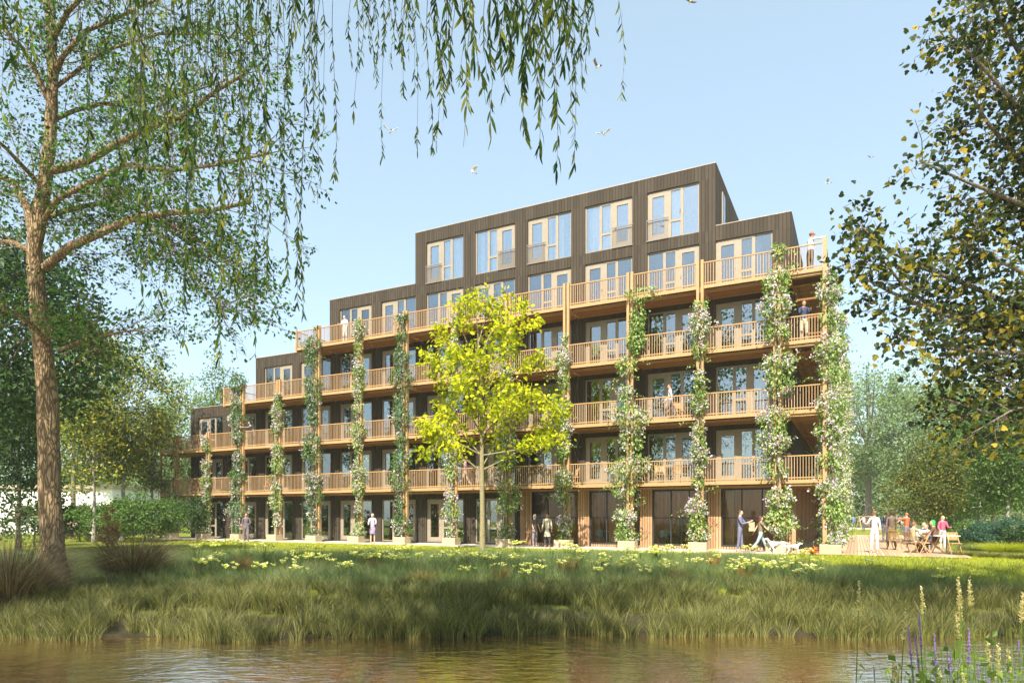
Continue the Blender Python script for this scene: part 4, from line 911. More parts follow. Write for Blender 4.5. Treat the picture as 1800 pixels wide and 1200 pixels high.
# ------------------------------------------------------------------ grass and flowers
def free(X,Y,margin=0.):   # True where grass may grow
    u=DL[0]*X+DL[1]*Y; d=DR[0]*X+DR[1]*Y
    return ~(((u>2.5)&(u<45)&(d>30.12-margin)&(d<53))|((u<=2.6)&(u>-3.95)&(d>30.38-margin)))
def noise2(X,Y,s=1.,p=0.):
    return (np.sin(X*1.3*s+p)+np.sin(Y*1.7*s+X*.6*s+p*2)+np.sin((X-Y)*.9*s+1.3*p)+np.sin(X*3.1*s-Y*2.3*s+p))/4
def grasses():
    rng=np.random.default_rng(300)
    # tussocks of sedge on the bank
    mb=MB(); n=3100; X=rng.uniform(-15,16,n); Yb=shore(X); t=rng.random(n)**1.15; Y=Yb+.05+t*4.2
    row=.5+.5*np.sin((Y-Yb)*3.4+.8*np.sin(X*.9)+1.5); keep=(rng.random(n)<.30+.70*row)&(noise2(X,Y,1.6,1.)>-.68)&((X>-12.4)|(Y>13))
    keep&=~((X>8.2)&(Y>Yb+2.3)&(noise2(X,Y,.5,2)>-.5))
    X,Y,row=X[keep],Y[keep],row[keep]; m=len(X); nb=85
    h=(.30+.32*rng.random(m)+.18*row)*(.85+.3*noise2(X,Y,2.2,4.))*np.clip(1.15-.10*(Y-shore(X)),.5,1.2)
    bx=np.repeat(X,nb); by=np.repeat(Y,nb); hh=np.repeat(h,nb)*(.5+.55*rng.random(m*nb)); a=rng.random(m*nb)*2*pi; rr=.14*np.sqrt(rng.random(m*nb))
    px=bx+rr*np.cos(a); py=by+rr*np.sin(a); base=np.stack([px,py,zt(px,py)-.02],1)
    ln=np.stack([np.cos(a),np.sin(a)],1)*(hh*(.25+.65*rng.random(m*nb)))[:,None]; ln[:,0]+=.03
    blades(mb,rng,base,hh,ln,np.full(m*nb,.0095),0,3,.55)
    o=mb.build('sedge_bank',M['g_sedge']); tag(o,'olive green sedge tussocks lining the far bank of the pond','grass',kind='stuff')
    # long meadow grass behind
    mb=MB(); n=330000; Y=15.6+13.5*rng.random(n)**1.15; X=rng.uniform(-.80,.80,n)*Y
    nz=noise2(X,Y,.8); dens=.55+.45*nz; dd=DR[0]*X+DR[1]*Y; front=np.clip((29.3-dd)/1.5,0,1)
    right=np.clip((X-(9.2+.35*(22-Y)))/1.2,0,1)
    keep=(rng.random(n)<dens*(1-.93*right))&free(X,Y,.4)&(rng.random(n)<front); X,Y=X[keep],Y[keep]; m=len(X)
    h=(.20+.30*rng.random(m))*(.85+.45*noise2(X,Y,1.1,3))*np.clip(1.25-.03*(Y-15),.6,1.3); base=np.stack([X,Y,zt(X,Y)-.02],1)
    h*=np.clip((29.6-(DR[0]*X+DR[1]*Y))/3,.35,1)
    a=rng.random(m)*2*pi; ln=np.stack([np.cos(a),np.sin(a)],1)*(h*(.15+.6*rng.random(m)))[:,None]
    blades(mb,rng,base,h,ln,.007+.0065*rng.random(m)*Y/20,0,2,.5)
    o=mb.build('meadow_grass',M['g_meadow']); tag(o,'long grey-green meadow grass between the bank and the building','grass',kind='stuff')
    # short bright lawn near the building and at the right
    mb=MB(); n=330000; Y=17+34*rng.random(n)**.9; X=rng.uniform(-.80,.80,n)*Y
    dd=DR[0]*X+DR[1]*Y; keep=free(X,Y)&((dd>27.2)|(X>8.2+.35*(22-Y)))&(dd<47); X,Y=X[keep],Y[keep]; m=len(X)
    base=np.stack([X,Y,zt(X,Y)-.01],1); h=.05+.09*rng.random(m); a=rng.random(m)*2*pi; ln=np.stack([np.cos(a),np.sin(a)],1)*(h*.6)[:,None]
    blades(mb,rng,base,h,ln,.010+.0006*Y,0,2,.4)
    o=mb.build('lawn_grass',M['g_lawn']); tag(o,'short sunlit yellow-green lawn in front of the building','grass',kind='stuff')
grasses()
def tuft(name,label,cat,px,Y,Hh,rad,n,mt,seed,width=.012,group=None,lean=.9,dz=0):
    rng=np.random.default_rng(seed); x=GX(px,Y); a=rng.random(n)*2*pi; r=rad*np.sqrt(rng.random(n))*.35
    h=Hh*(.45+.6*rng.random(n)); base=np.stack([r*np.cos(a),r*np.sin(a),0*a-.03],1)
    ln=np.stack([np.cos(a),np.sin(a)],1)*(rad*(.2+lean*rng.random(n)))[:,None]
    mb=MB(); blades(mb,rng,base,h,ln,np.full(n,width),0,5,.9); o=mb.build(name,M[mt],None,(x,Y,gz(x,Y)+dz)); return tag(o,label,cat,group)
tuft('ornamental_grass','dark arching clump of dry ornamental grass right of the tall trunk','ornamental grass',232,17.8,1.8,1.5,2400,'g_brown',401,.013,lean=1.25)
tuft('ornamental_grass','large dry brown ornamental grass leaning in at the left edge of the bank','ornamental grass',15,14.2,2.1,1.9,2600,'g_brown',402,.012,lean=1.25)
tuft('ornamental_grass','loose brownish grass clump in the grass between the two big clumps','ornamental grass',-85,16.5,2.1,1.4,1300,'g_brown',403,.012)
tuft('rust_grass','rust brown dry grass clump at the back of the bank, left of centre','ornamental grass',745,16.6,.62,.5,260,'g_rust',404,.013)
tuft('rust_grass','small rust brown grass clump near the middle of the meadow','ornamental grass',1005,19,.7,.4,200,'g_rust',405,.013)
tuft('rust_grass','straw coloured grass clump in the meadow right of centre','ornamental grass',1195,17.5,.6,.45,220,'g_rust',406,.012)
tuft('rust_grass','dark reddish grass clump left of the yellow flowers','ornamental grass',425,20,.7,.45,240,'g_rust',407,.012)
tuft('rust_grass','reddish grass clump in the meadow left of centre','ornamental grass',655,20,.6,.4,200,'g_rust',408,.012)
tuft('green_plant','lone fresh green leafy tuft among the meadow grass','plant',1050,17.2,.5,.35,160,'g_reed',409,.03)
tuft('grass_mound','bright green rounded grass mound at the right edge by the shrubs','ornamental grass',1768,29.5,.75,1.5,2600,'g_lawn',410,.016)
tuft('grass_mound','duller grass mound left of the bright green one','ornamental grass',1712,31,.6,1.3,1500,'g_meadow',411,.016)
for i,(px,Y) in enumerate([(1690,27),(1740,26.2),(1790,25.3)]):
    tuft('reed_clump','dark reed clump along the lawn edge at the right, %s of three'%['left','middle','right'][i],'reeds',px,Y,.45,.9,900,'g_sedge',415+i,.014)
for i,(px,Y,h,mt) in enumerate([(880,17.2,.65,'g_rust'),(990,18.2,.7,'g_brown'),(1310,17.6,.6,'g_rust'),(1110,18.6,.7,'g_brown'),(560,18.8,.65,'g_brown'),(1420,19,.6,'g_brown'),(505,17.4,.55,'g_rust'),(820,20.5,.7,'g_brown'),(1255,20.5,.7,'g_rust'),(350,18.6,.6,'g_brown'),(935,15.9,.55,'g_brown'),(1380,16.2,.5,'g_rust')]):
    tuft('dock_stalks','small brown clump of dry dock stalks scattered in the meadow','wild plant',px,Y,h,.35,120,mt,440+i,.016,'dry dock stalks in the meadow')
# lilies
def lily(seed):
    rng=np.random.default_rng(seed); r=thing('lily_clump','clump of pale yellow lilies flowering in the meadow grass','flowers',(0,0,-5),0,'yellow lilies in the meadow')
    mb=MB(); n=36; a=rng.random(n)*2*pi; base=np.stack([.08*np.cos(a),.08*np.sin(a),0*a],1); h=.35+.15*rng.random(n); blades(mb,rng,base,h,np.stack([np.cos(a),np.sin(a)],1)*(.15+.2*rng.random(n))[:,None],np.full(n,.012),0,4,.8)
    k=int(5+rng.random()*6); 
    for j in range(k):
        fb=MB()
        x,y=rng.normal(size=2)*.22; z=.52+.16*rng.random(); mb.tube([(x*.3,y*.3,0),(x*.7,y*.7,z*.6),(x,y,z)],.006,4)
        q=np.repeat([[x,y,z]],7,0)+rng.normal(size=(7,3))*.012; aa=np.arange(7)*2*pi/7; A=np.stack([np.cos(aa),np.sin(aa),.8+0*aa],1); fb.scatter(q,A,np.stack([-np.cos(aa),-np.sin(aa),1+0*aa],1),.095*(.8+.4*rng.random(7)),T_PET); fb.build('flower',M['petal_y'],r)
    mb.build('leaves',M['g_reed'],r); return r
LP=[lily(500+i) for i in range(4)]
rg=np.random.default_rng(55)
spots=[(345,972),(352,990),(400,962),(432,972),(470,975),(500,985),(515,978),(530,992),(560,970),(570,978),(600,985),(615,990),(660,972),(690,978),(700,985),(740,975),(780,968),(795,985),(815,990),(835,975),(862,983),(880,985),(905,985),(915,995),(945,985),(970,973),(985,980),(1050,990),(1062,985),(1085,995),(1098,992),(1115,978),(1128,973),(1140,996),(1165,988),(1180,988),(1205,975),(1215,982),(1285,998),(1300,992),(1310,990),(1345,1000),(1370,998),(1410,993),(1420,990),(1435,1002),(1530,978),(1540,982),(1650,1002),(1655,990),(455,990),(378,985),(1010,985),(1240,985),(720,962),(1330,988)]
spots+=[(rg.uniform(330,1440),959+10*rg.random()+30*rg.random()**1.5) for _ in range(60)]
for i,(px,py) in enumerate(spots):
    Y=(EYE-.48)*F/max(18,(py-HOR-6)); Y=min(27.3,max(16.5,Y+rg.normal()*.5)); x=GX(px,Y)
    if i<4: o=LP[i]; o.location=(x,Y,gz(x,Y))
    else: copy_tree(LP[i%4],None,(x,Y,gz(x,Y)),rg.random()*6,(.62+.3*rg.random())*(1 if px<1450 else .7))
mb=MB(); x,Y=GX(1428,27.5),27.5; q=np.array([[0,0,.22]])+rg.normal(size=(60,3))*np.array([.12,.05,.05]); mb.scatter(q,rdir(rg,60),rdir(rg,60,.5),.09,T_PET)
r=thing('orange_flowers','low bright orange flower clump at the lawn edge right of the dogs','flowers',(x,Y,0)); mb.build('flower_heads',M['petal_o'],r); mb=MB(); blades(mb,rg,np.zeros((50,3)),.2+.1*rg.random(50),rg.normal(size=(50,2))*.12,np.full(50,.02),0,3); mb.build('leaves',M['g_reed'],r)
# spikes on the near bank, bottom right
def spike(label,px,py,Y,sz,kind,seed,grp):
    rng=np.random.default_rng(seed); top=PX(px,py,Y); bx=top[0]+rng.normal()*.10; by=Y-.1; bz=gz(bx,by)-.05; by=min(by,3.3+.0*Y) if False else by
    r=thing('flower_spike',label,'flower',(bx,by,bz),0,grp); P=[(0,0,0)]; H=top[2]-bz; dx=top[0]-bx
    ts=np.linspace(0,1,9); P=np.stack([dx*ts**1.6+.02*np.sin(ts*4+seed),(.1)*ts,H*ts],1); mb=MB(); mb.tube(P,np.linspace(.006,.0035,9),5)
    m=7; a=rng.random(m)*2*pi; blades(mb,rng,np.stack([0*a,0*a,H*(.25+.4*rng.random(m))],1)*np.array([1,1,1])+np.stack([np.interp(.4,ts,P[:,0])+0*a,0*a,0*a],1),.22+.1*rng.random(m),np.stack([np.cos(a),np.sin(a)],1)*.10,np.full(m,.010),0,4)
    mb.build('stem',M['g_reed'],r); fb=MB(); L=sz*(4.2 if kind=='c' else 5.5); nw=8 if kind=='c' else 11; fb.tube([(np.interp(q_,ts,P[:,0]),np.interp(q_,ts,P[:,1]),H*q_) for q_ in np.linspace((H-L)/H,1,5)],.0045,4)
    for j in range(nw):
        t=j/(nw-1); z=H-L+L*t; c=np.array([np.interp(z/H,ts,P[:,0]),np.interp(z/H,ts,P[:,1]),z]); w=sz*(.62-.30*t) if kind=='c' else sz*(.34-.12*t)
        k=9; aa=np.arange(k)*2*pi/k+j+rng.random(k)*.5; ring=c+np.stack([np.cos(aa)*w*.15,np.sin(aa)*w*.15,.012*rng.normal(size=k)],1); fb.scatter(ring,np.stack([np.cos(aa),np.sin(aa),.9+0*aa],1),np.stack([-np.cos(aa),-np.sin(aa),1+0*aa],1),w*(.6+.7*rng.random(k)),T_PET)
    fb.build('flower_head',M['petal_c' if kind=='c' else 'petal_v'],r)
SPC=[(1507,1028,5.2),(1680,1020,5.0),(1702,1020,5.0),(1691,1048,5.1),(1597,1077,5.0),(1683,1080,5.3),(1569,1148,5.0),(1750,1135,5.0),(1733,1120,5.4),(1653,1180,4.9),(1743,1162,5.1),(1697,1188,4.9),(1771,1140,5.2),(1616,1035,5.8),(1794,1045,5.0),(1580,1175,5.2)]
PS=['topmost','second','third','fourth','fifth']
for i,(px,py,Y) in enumerate(SPC): spike('cream flower spike on the near bank, number %s from the left'%['three','eleven','thirteen','twelve','seven','ten','four','seventeen','fourteen','nine','fifteen','eight','sixteen','six','at the far right edge','five'][i].replace('number at','at'),px,py,Y,.043,'c',600+i,'cream flower spikes on the near bank')
SPV=[(1596,1105),(1613,1120),(1648,1160),(1672,1145),(1700,1110),(1665,1172),(1718,1170),(1793,1125),(1621,1082),(1538,1172),(1640,1118),(1658,1128),(1735,1185),(1604,1165),(1778,1180),(1690,1150)]
for i,(px,py) in enumerate(SPV): spike('violet flower spike among the near-bank reeds, bottom right corner',px,py,4.6+(i%4)*.25,.04,'v',640+i,'violet flower spikes on the near bank')
def near_reeds():
    rng=np.random.default_rng(700); mb=MB(); n=420; px=1500+320*rng.random(n)**.65; Y=4.3+1.6*rng.random(n); X=(px-900)/F*Y; base=np.stack([X,Y,0*X-.95],1)
    py=1060+130*rng.random(n)+np.clip(1640-px,0,200)*.35; h=EYE-(py-HOR)/F*Y+.95; blades(mb,rng,base,np.maximum(.3,h),rng.normal(size=(n,2))*.16,.007+.006*rng.random(n),0,6,.2)
    q=mb; k=500; i=rng.integers(0,n,k); z=base[i,2]+h[i]*(.5+.4*rng.random(k)); q.scatter(np.stack([X[i],Y[i],z],1)+rng.normal(size=(k,3))*.03,rdir(rng,k,.5),rdir(rng,k,.4),.05+.05*rng.random(k),T_DIA)
    tag(q.build('waterside_reeds',M['g_reed']),'thin green reeds and stems growing at the near bank, bottom right','reeds',kind='stuff')
near_reeds()
# ------------------------------------------------------------------ people, dogs, birds
def cloth(name,c,v=.08,rough=.8): return mat(name,c,rough,v,8)
SK={'fair':mat('skin_fair',(.62,.38,.27),.6,.04),'tan':mat('skin_tan',(.45,.26,.17),.6,.04),'dark':mat('skin_dark',(.20,.11,.07),.6,.04)}
CL={}
def clm(c):
    k=tuple(c)
    if k not in CL: CL[k]=cloth('cloth_%d'%len(CL),c)
    return CL[k]
M['eye']=mat('eye_dark',(.02,.015,.01),.3,0); M['shoe']=mat('shoe_dark',(.03,.025,.02),.5,.05)
def skin_mesh(name,verts,edges,radii,roots,sub=1):
    me=bpy.data.meshes.new(name+'_cage'); me.from_pydata([tuple(v) for v in verts],edges,[]); o=bpy.data.objects.new(name+'_cage',me); C.objects.link(o)
    o.modifiers.new('s','SKIN'); sv=me.skin_vertices[0].data
    for i,r in enumerate(radii): sv[i].radius=(r,r) if not hasattr(r,'__len__') else r; sv[i].use_root=(i in roots)
    m=o.modifiers.new('u','SUBSURF'); m.levels=sub; m.render_levels=sub
    dg=bpy.context.evaluated_depsgraph_get(); out=bpy.data.meshes.new_from_object(o.evaluated_get(dg)); out.name=name
    bpy.data.objects.remove(o); bpy.data.meshes.remove(me)
    for p in out.polygons: p.use_smooth=True
    return out
class Sk:
    def __init__(s): s.v=[];s.e=[];s.r=[];s.roots=set()
    def chain(s,pts,rad,start=None,root=False):
        last=start; ids=[]
        for p,r in zip(pts,rad):
            s.v.append(np.array(p,float)); s.r.append(r); i=len(s.v)-1
            if last is not None: s.e.append((last,i))
            elif root: s.roots.add(i)
            last=i; ids.append(i)
        return ids
    def mesh(s,name,sub=1): return skin_mesh(name,s.v,s.e,s.r,s.roots,sub)
def person(label,loc,rz,h=1.75,skin='fair',top=(.3,.3,.3),bot=(.1,.1,.12),hair=(.08,.05,.03),hairl='short',legL=(0,0),legR=(0,0),armL=(5,8,10),armR=(5,8,10),lean=0,shoes=None,skirt=None,hat=None,sit=False,look=0,coat=0,group=None,sleeve=1.0,cat='person'):
    """leg=(hip forward, knee bend); arm=(forward, outward, elbow bend) in degrees; body faces +Y locally"""
    S=h/1.75; R=radians; root=thing('person',label,cat,loc,rz,group)
    hipz=.93 if not sit else .0
    lg={}
    for sd,(hp,kn) in ((-1,legL),(1,legR)):
        a=R(hp); b_=R(hp-kn); hip=np.array([sd*.095,0,0.]); kne=hip+.44*np.array([sd*.03,sin(a),-cos(a)]); ank=kne+.43*np.array([0,sin(b_),-cos(b_)]); lg[sd]=(hip,kne,ank,b_)
    low=min(q[2][2] for q in lg.values()); base=np.array([0,0,-low+.075])           # lowest ankle stands on the ground
    if sit is not False and sit is not True: base[2]=sit
    for sd in lg: h_,k_,a_,b_=lg[sd]; lg[sd]=(h_+base,k_+base,a_+base,b_)
    l=R(lean); tdir=np.array([0,sin(l),cos(l)]); side=np.array([1.,0,0])
    pel=base+np.array([0,0,.02]); wai=pel+tdir*.17; che=pel+tdir*.36; sho=pel+tdir*.50; nec=pel+tdir*.585; fw=np.array([0,cos(l*.5),-sin(l*.5)])
    hd=nec+np.array([0,.02+sin(l)*.05,.115]); 
    arms={}
    for sd,(fo,ou,el) in ((-1,armL),(1,armR)):
        f=R(fo)+l*.3; o_=R(ou); s0=sho+side*sd*.185-tdir*.02
        d1=np.array([sd*sin(o_),cos(o_)*sin(f),-cos(o_)*cos(f)]); e=s0+d1*.285; f2=f+R(el); o2=o_*.6 if el<60 else -.25
        if fo>150 or ou>60: o2=o_
        d2=np.array([sd*sin(o2),cos(o2)*sin(f2),-cos(o2)*cos(f2)]); w=e+d2*.255; arms[sd]=(s0,e,w,d2)
    V=lambda *p: [q*S for q in p]
    # body: one continuous figure
    b=Sk(); t=b.chain(V(pel,wai,che,sho,nec,nec+np.array([0,.01,.05])),[(.115*S,.10*S),(.10*S,.085*S),(.125*S,.095*S),(.10*S,.075*S),.05*S,.045*S],root=True)
    for sd in lg:
        hp,kn,an,bt=lg[sd]; toe=np.array([0,cos(max(-.6,min(.6,bt*.5))),-.0])*.15
        b.chain(V(hp-np.array([0,0,.04]),(hp+kn)/2,kn,(kn+an)/2+np.array([0,-.015,0]),an,an+np.array([0,.04,-.045]),an+toe+np.array([0,0,-.055])),[.085*S,.075*S,.052*S,.05*S,.036*S,.036*S,.028*S],t[0])
        s0,e,w,d2=arms[sd]; pal=w+d2*.05
        b.chain(V(s0,(s0+e)/2,e,(e+w)/2,w,pal,w+d2*.085),[.052*S,.044*S,.037*S,.034*S,.025*S,(.034*S,.020*S),(.036*S,.016*S)],t[3])
        x=np.cross(d2,np.array([0,1.,0])) ; x=x/np.linalg.norm(x) if np.linalg.norm(x)>.1 else np.array([1.,0,0]); cu=np.cross(x,d2)
        for q,(o_,L) in enumerate(((-.026,.066),(-.009,.078),(.009,.074),(.026,.058))):
            p0=pal+x*o_+d2*.02; b.chain(V(p0,p0+d2*L*.55+x*o_*.15,p0+d2*L*.9+cu*.018*sd),[.0095*S,.0085*S,.0065*S],None,True)
        p0=w+d2*.03-x*.022*sd; b.chain(V(p0,p0-x*.028*sd+d2*.025,p0-x*.034*sd+d2*.055),[.012*S,.010*S,.008*S],None,True)
    bm_=b.mesh('body',1); 
    mb=MB(); co=np.array([v.co[:] for v in bm_.vertices]); 
    q4=[tuple(p.vertices) for p in bm_.polygons]; by={}
    for f in q4: by.setdefault(len(f),[]).append(f)
    mb.v.append(co); mb.n=len(co)
    pS,sS=pel*S,sho*S; ax_=sS-pS; aL=ax_@ax_
    for L,fs in by.items():
        fs=np.array(fs); cc_=co[fs].mean(1); tt_=((cc_-pS)@ax_)/aL; dist=np.linalg.norm(cc_-pS-tt_[:,None]*ax_,axis=1)
        tor=(tt_>-.22)&(tt_<.97)&(dist<.165*S)
        for mi,kk in ((0,~tor),(3,tor)):
            if kk.any(): mb.f.append((fs[kk],mi,True))
    bpy.data.meshes.remove(bm_)
    hs=hd*S; mb.ball(hs,(.075*S,.092*S,.112*S),0,14,10); mb.ball(hs+np.array([0,.03,-.06])*S,(.05*S,.058*S,.05*S),0,10,6)
    mb.ball(hs+np.array([0,.094,-.012])*S,(.012*S,.02*S,.022*S),0,6,4)
    for sd in (-1,1): mb.ball(hs+np.array([sd*.076,-.005,-.005])*S,(.012*S,.022*S,.03*S),0,6,4); mb.ball(hs+np.array([sd*.03,.083,.012])*S,(.012*S,.008*S,.008*S),1,6,4)
    mb.ball(hs+np.array([0,.083,-.052])*S,(.022*S,.008*S,.006*S),2,6,4)
    mb.build('body',[SK[skin],M['eye'],clm((.35,.12,.10)),clm(top)],root)
    # top
    c=Sk(); g=.014; tt=c.chain(V(pel+tdir*(-.07-coat*.16),wai,che,sho,sho+tdir*.045),[(.135*S+coat*.012,.118*S+coat*.012),(.115*S+g,.098*S+g),(.13*S+g,.10*S+g),(.095*S+g,.07*S+g),(.06*S,.055*S)],root=True)
    for sd in arms:
        s0,e,w,d2=arms[sd]
        if sleeve>=1: c.chain(V(s0,(s0+e)/2,e,(e+w)/2,w-d2*.01),[.062*S,.055*S,.049*S,.045*S,.037*S],tt[3])
        else: c.chain(V(s0,s0+(e-s0)*.7),[.062*S,.055*S],tt[3])
    m=c.mesh('top',1); m.materials.append(clm(top)); link('top',m,root)
    if skirt:
        k=MB(); k.lathe([(.11*S,.13*S),(.135*S,.0),(.16*S,-.2*S),(.19*S,-.42*S),(.185*S,-.425*S)],14,pel*S+np.array([0,0,.02]),sy=.8); k.build('skirt',clm(skirt),root)
    if not (skirt and bot is None):
        t_=Sk(); pp=t_.chain(V(pel+tdir*.15,pel-np.array([0,0,.02])),[(.118*S,.10*S),(.122*S,.108*S)],root=True)
        for sd in lg:
            hp,kn,an,bt=lg[sd]; t_.chain(V(hp-np.array([0,0,.05]),(hp+kn)/2,kn,(kn+an)/2,an+np.array([0,0,.02])),[.098*S,.088*S,.068*S,.063*S,.056*S],pp[1])
        m=t_.mesh('trousers',1); m.materials.append(clm(bot)); link('trousers',m,root)
    for sd in lg:
        an=lg[sd][2]*S; k=Sk(); k.chain([an+np.array([0,-.035,-.04])*S,an+np.array([0,.04,-.045])*S,an+np.array([0,.14,-.052])*S],[.038*S,.04*S,.03*S],None,True)
        m=k.mesh('shoe',1); m.materials.append(clm(shoes) if shoes else M['shoe']); link('shoe',m,root)
    k=MB(); k.ball(hs+np.array([0,-.018,.028])*S,(.085*S,.098*S,.098*S),0,12,8)
    if hairl!='short': k.ball(hs+np.array([0,-.05,-.06])*S,(.085*S,.06*S,.12*S),0,10,7)
    if hairl=='long': k.ball(hs+np.array([0,-.06,-.17])*S,(.08*S,.05*S,.14*S),0,10,7)
    # keep the hair off the face
    for i,Vv in enumerate(k.v):
        d=Vv-hs; fm=(d[:,1]>.03*S)&(d[:,2]<.055*S); Vv[fm,1]=hs[1]+.03*S
    k.build('hair',clm(hair),root)
    if hat: 
        k=MB(); k.lathe([(.10*S,0),(.098*S,.05*S),(.07*S,.10*S),(.0,.115*S)],12,hs+np.array([0,-.005,.03])*S); k.box(hs[0]-.06*S,hs[0]+.06*S,hs[1]+.07*S,hs[1]+.16*S,hs[2]+.035*S,hs[2]+.045*S); k.build('cap',clm(hat),root)
    root['_hands']=[float(x) for sd in (-1,1) for x in (arms[sd][2]+arms[sd][3]*.06)*S]
    return root
def hand(p,k):   # world place of a hand (0 left, 1 right)
    v=np.array(p['_hands'][k*3:k*3+3]); a=p.rotation_euler[2]; return np.array([p.location[0]+v[0]*cos(a)-v[1]*sin(a),p.location[1]+v[0]*sin(a)+v[1]*cos(a),p.location[2]+v[2]])
def onB(px,d,z): return tuple(B(u_at(px,d),d,z))
def onG(px,Y,z=None): return (GX(px,Y),Y,gz(GX(px,Y),Y)+.0 if z is None else z)
R_=radians; W=(.62,.58,.56); WALKA=dict(legL=(22,4),legR=(-18,14),armL=(-20,6,14),armR=(24,6,20))
people=[]
def pp(*a,**k): o=person(*a,**k); people.append(o); return o
pp('man in reddish cap on the top right corner balcony, stretching one arm out',onB(1424,31.95,12.2),R_(-75),1.78,'tan',(.70,.62,.60),(.06,.045,.04),armR=(95,10,12),armL=(70,20,40),hat=(.40,.13,.10),lean=6)
pp('man in dark blue shirt and beige trousers on the corner balcony one floor lower',onB(1413,31.95,9.2),R_(175),1.82,'tan',(.03,.05,.12),(.50,.44,.36),armL=(30,6,80),armR=(30,6,80))
pp('person in a pale grey top walking on the right-hand balcony two floors above the cafe',onB(1178,32.0,6.2),R_(70),1.78,'fair',(.55,.52,.55),(.14,.13,.17),**WALKA)
pp('man in grey leaning forward on the railing of a left-hand balcony',onB(447,31.85,6.2),R_(120),1.76,'fair',(.24,.21,.24),(.13,.12,.13),armL=(55,10,30),armR=(55,10,30),lean=28,legL=(4,4),legR=(-6,2))
pp('person in pale clothes standing on the top left balcony behind the railing',onB(606,31.95,12.2),R_(150),1.74,'fair',(.72,.66,.64),(.60,.55,.54),armR=(20,6,70))
pp('woman in a mauve top walking on the lowest balcony behind the young tree',onB(818,32.0,3.2),R_(80),1.70,'fair',(.34,.22,.26),(.42,.33,.32),hairl='long',hair=(.35,.22,.12),**WALKA)
pp('man in a dark grey suit strolling on the lawn before the left wing',onG(433,41.2),R_(195),1.80,'tan',(.13,.11,.14),(.15,.12,.15),coat=.6,legL=(10,3),legR=(-8,6),armL=(10,10,70),armR=(0,6,14))
pp('woman in a lilac skirt and pale cardigan standing on the paving by the left doors',onB(655,30.6,.07),R_(178),1.68,'fair',(.52,.46,.56),None,skirt=(.30,.24,.44),hairl='bob',hair=(.55,.50,.46),coat=.5,armL=(20,8,60),armR=(20,8,60))
pp('white-haired woman in a dark waistcoat and grey trousers, left of the pair by the cafe',onB(940,30.75,.07),R_(-140),1.62,'fair',(.13,.09,.10),(.24,.20,.22),hairl='bob',hair=(.75,.70,.68),armL=(5,10,20),armR=(10,6,20),sleeve=.5)
pp('woman in a beige coat with long dark hair, right of the pair by the cafe',onB(962,30.7,.07),R_(170),1.66,'tan',(.62,.52,.40),(.06,.05,.06),skirt=(.62,.52,.40),hairl='long',hair=(.06,.04,.03),coat=1,armL=(5,8,12),armR=(12,8,20))
pp('man in a dark green jacket with a red front, standing inside the cafe window',onB(1198,33.55,.1),R_(150),1.80,'dark',(.05,.07,.035),(.04,.06,.04),coat=.5,armL=(-5,20,10),armR=(10,20,12))
bm1=pp('man in a blue-grey suit outside the cafe holding papers, facing right',onB(1301,30.75,.07),R_(-120),1.80,'fair',(.14,.14,.24),(.14,.14,.22),coat=.7,armL=(35,4,75),armR=(25,6,80),shoes=(.45,.30,.28),legL=(5,2),legR=(-4,4))
pp('woman in a brown top and light jeans striding right along the cafe front',onB(1337,31.0,.07),R_(-95),1.60,'fair',(.20,.15,.10),(.28,.38,.44),legL=(26,4),legR=(-24,16),armL=(-32,10,6),armR=(38,10,10),hair=(.10,.04,.03),hairl='bob',sleeve=.5)
pp('man in a pale suit seen from behind at the front edge of the deck',onG(1537,28.3,.085),R_(8),1.74,'tan',(.62,.56,.60),(.66,.62,.68),coat=.8,hair=(.18,.10,.06),armL=(30,10,70),armR=(0,14,10),shoes=(.5,.45,.45),legL=(3,0),legR=(-3,0))
pp('man in a dark brown waistcoat and olive trousers walking away on the deck',onG(1567,31,.085),R_(-5),1.76,'dark',(.13,.09,.07),(.16,.12,.05),hair=(.05,.03,.02),armL=(-8,10,10),armR=(12,10,14),legL=(10,2),legR=(-8,8),sleeve=.5)
pp('person in a dark blue jacket far along the deck between the two walking men',onG(1556,40,.085),R_(0),1.74,'tan',(.04,.07,.14),(.10,.10,.14))
pp('person in an orange-red shirt holding one arm out at the back of the deck',onG(1594,37,.085),R_(20),1.70,'fair',(.75,.12,.05),(.16,.14,.18),armL=(80,72,6),armR=(20,8,60),hair=(.3,.16,.08))
pp('person in a pink-magenta jacket standing behind the seated woman',onG(1657,32.2,.0),R_(185),1.62,'fair',(.60,.10,.18),(.65,.62,.60),hair=(.45,.28,.14),hairl='bob',armL=(20,8,70),armR=(10,20,40))
pp('man in a khaki shirt sitting on a wooden chair reading a big white sheet',onG(1603,28.3,.085),R_(-70),1.72,'fair',(.34,.28,.18),(.13,.13,.16),legL=(84,84),legR=(78,80),armL=(30,6,60),armR=(32,6,58),lean=10,sit=.50,hair=(.22,.10,.05))
pp('person in dark clothes with grey hair sitting at the far side of the terrace table',onG(1621,29.6,.085),R_(190),1.66,'fair',(.06,.07,.12),(.08,.08,.10),legL=(84,84),legR=(84,84),armL=(35,6,60),armR=(35,6,60),lean=8,sit=.50,hair=(.30,.28,.27))
pp('woman in a long brown coat with bright green hair sitting at the terrace table',onG(1644,28.0,.085),R_(60),1.78,'fair',(.13,.07,.045),(.10,.05,.035),legL=(84,84),legR=(84,84),armL=(35,6,55),armR=(35,6,55),lean=8,sit=.52,hair=(.03,.50,.08),hairl='long',coat=.8)
pp('person in a blue jacket sitting turned away beside the woman in brown',onG(1633,28.8,.085),R_(100),1.60,'fair',(.06,.16,.42),(.05,.05,.06),legL=(84,84),legR=(84,84),armL=(35,6,55),armR=(35,6,55),lean=12,sit=.48,hair=(.25,.14,.08))
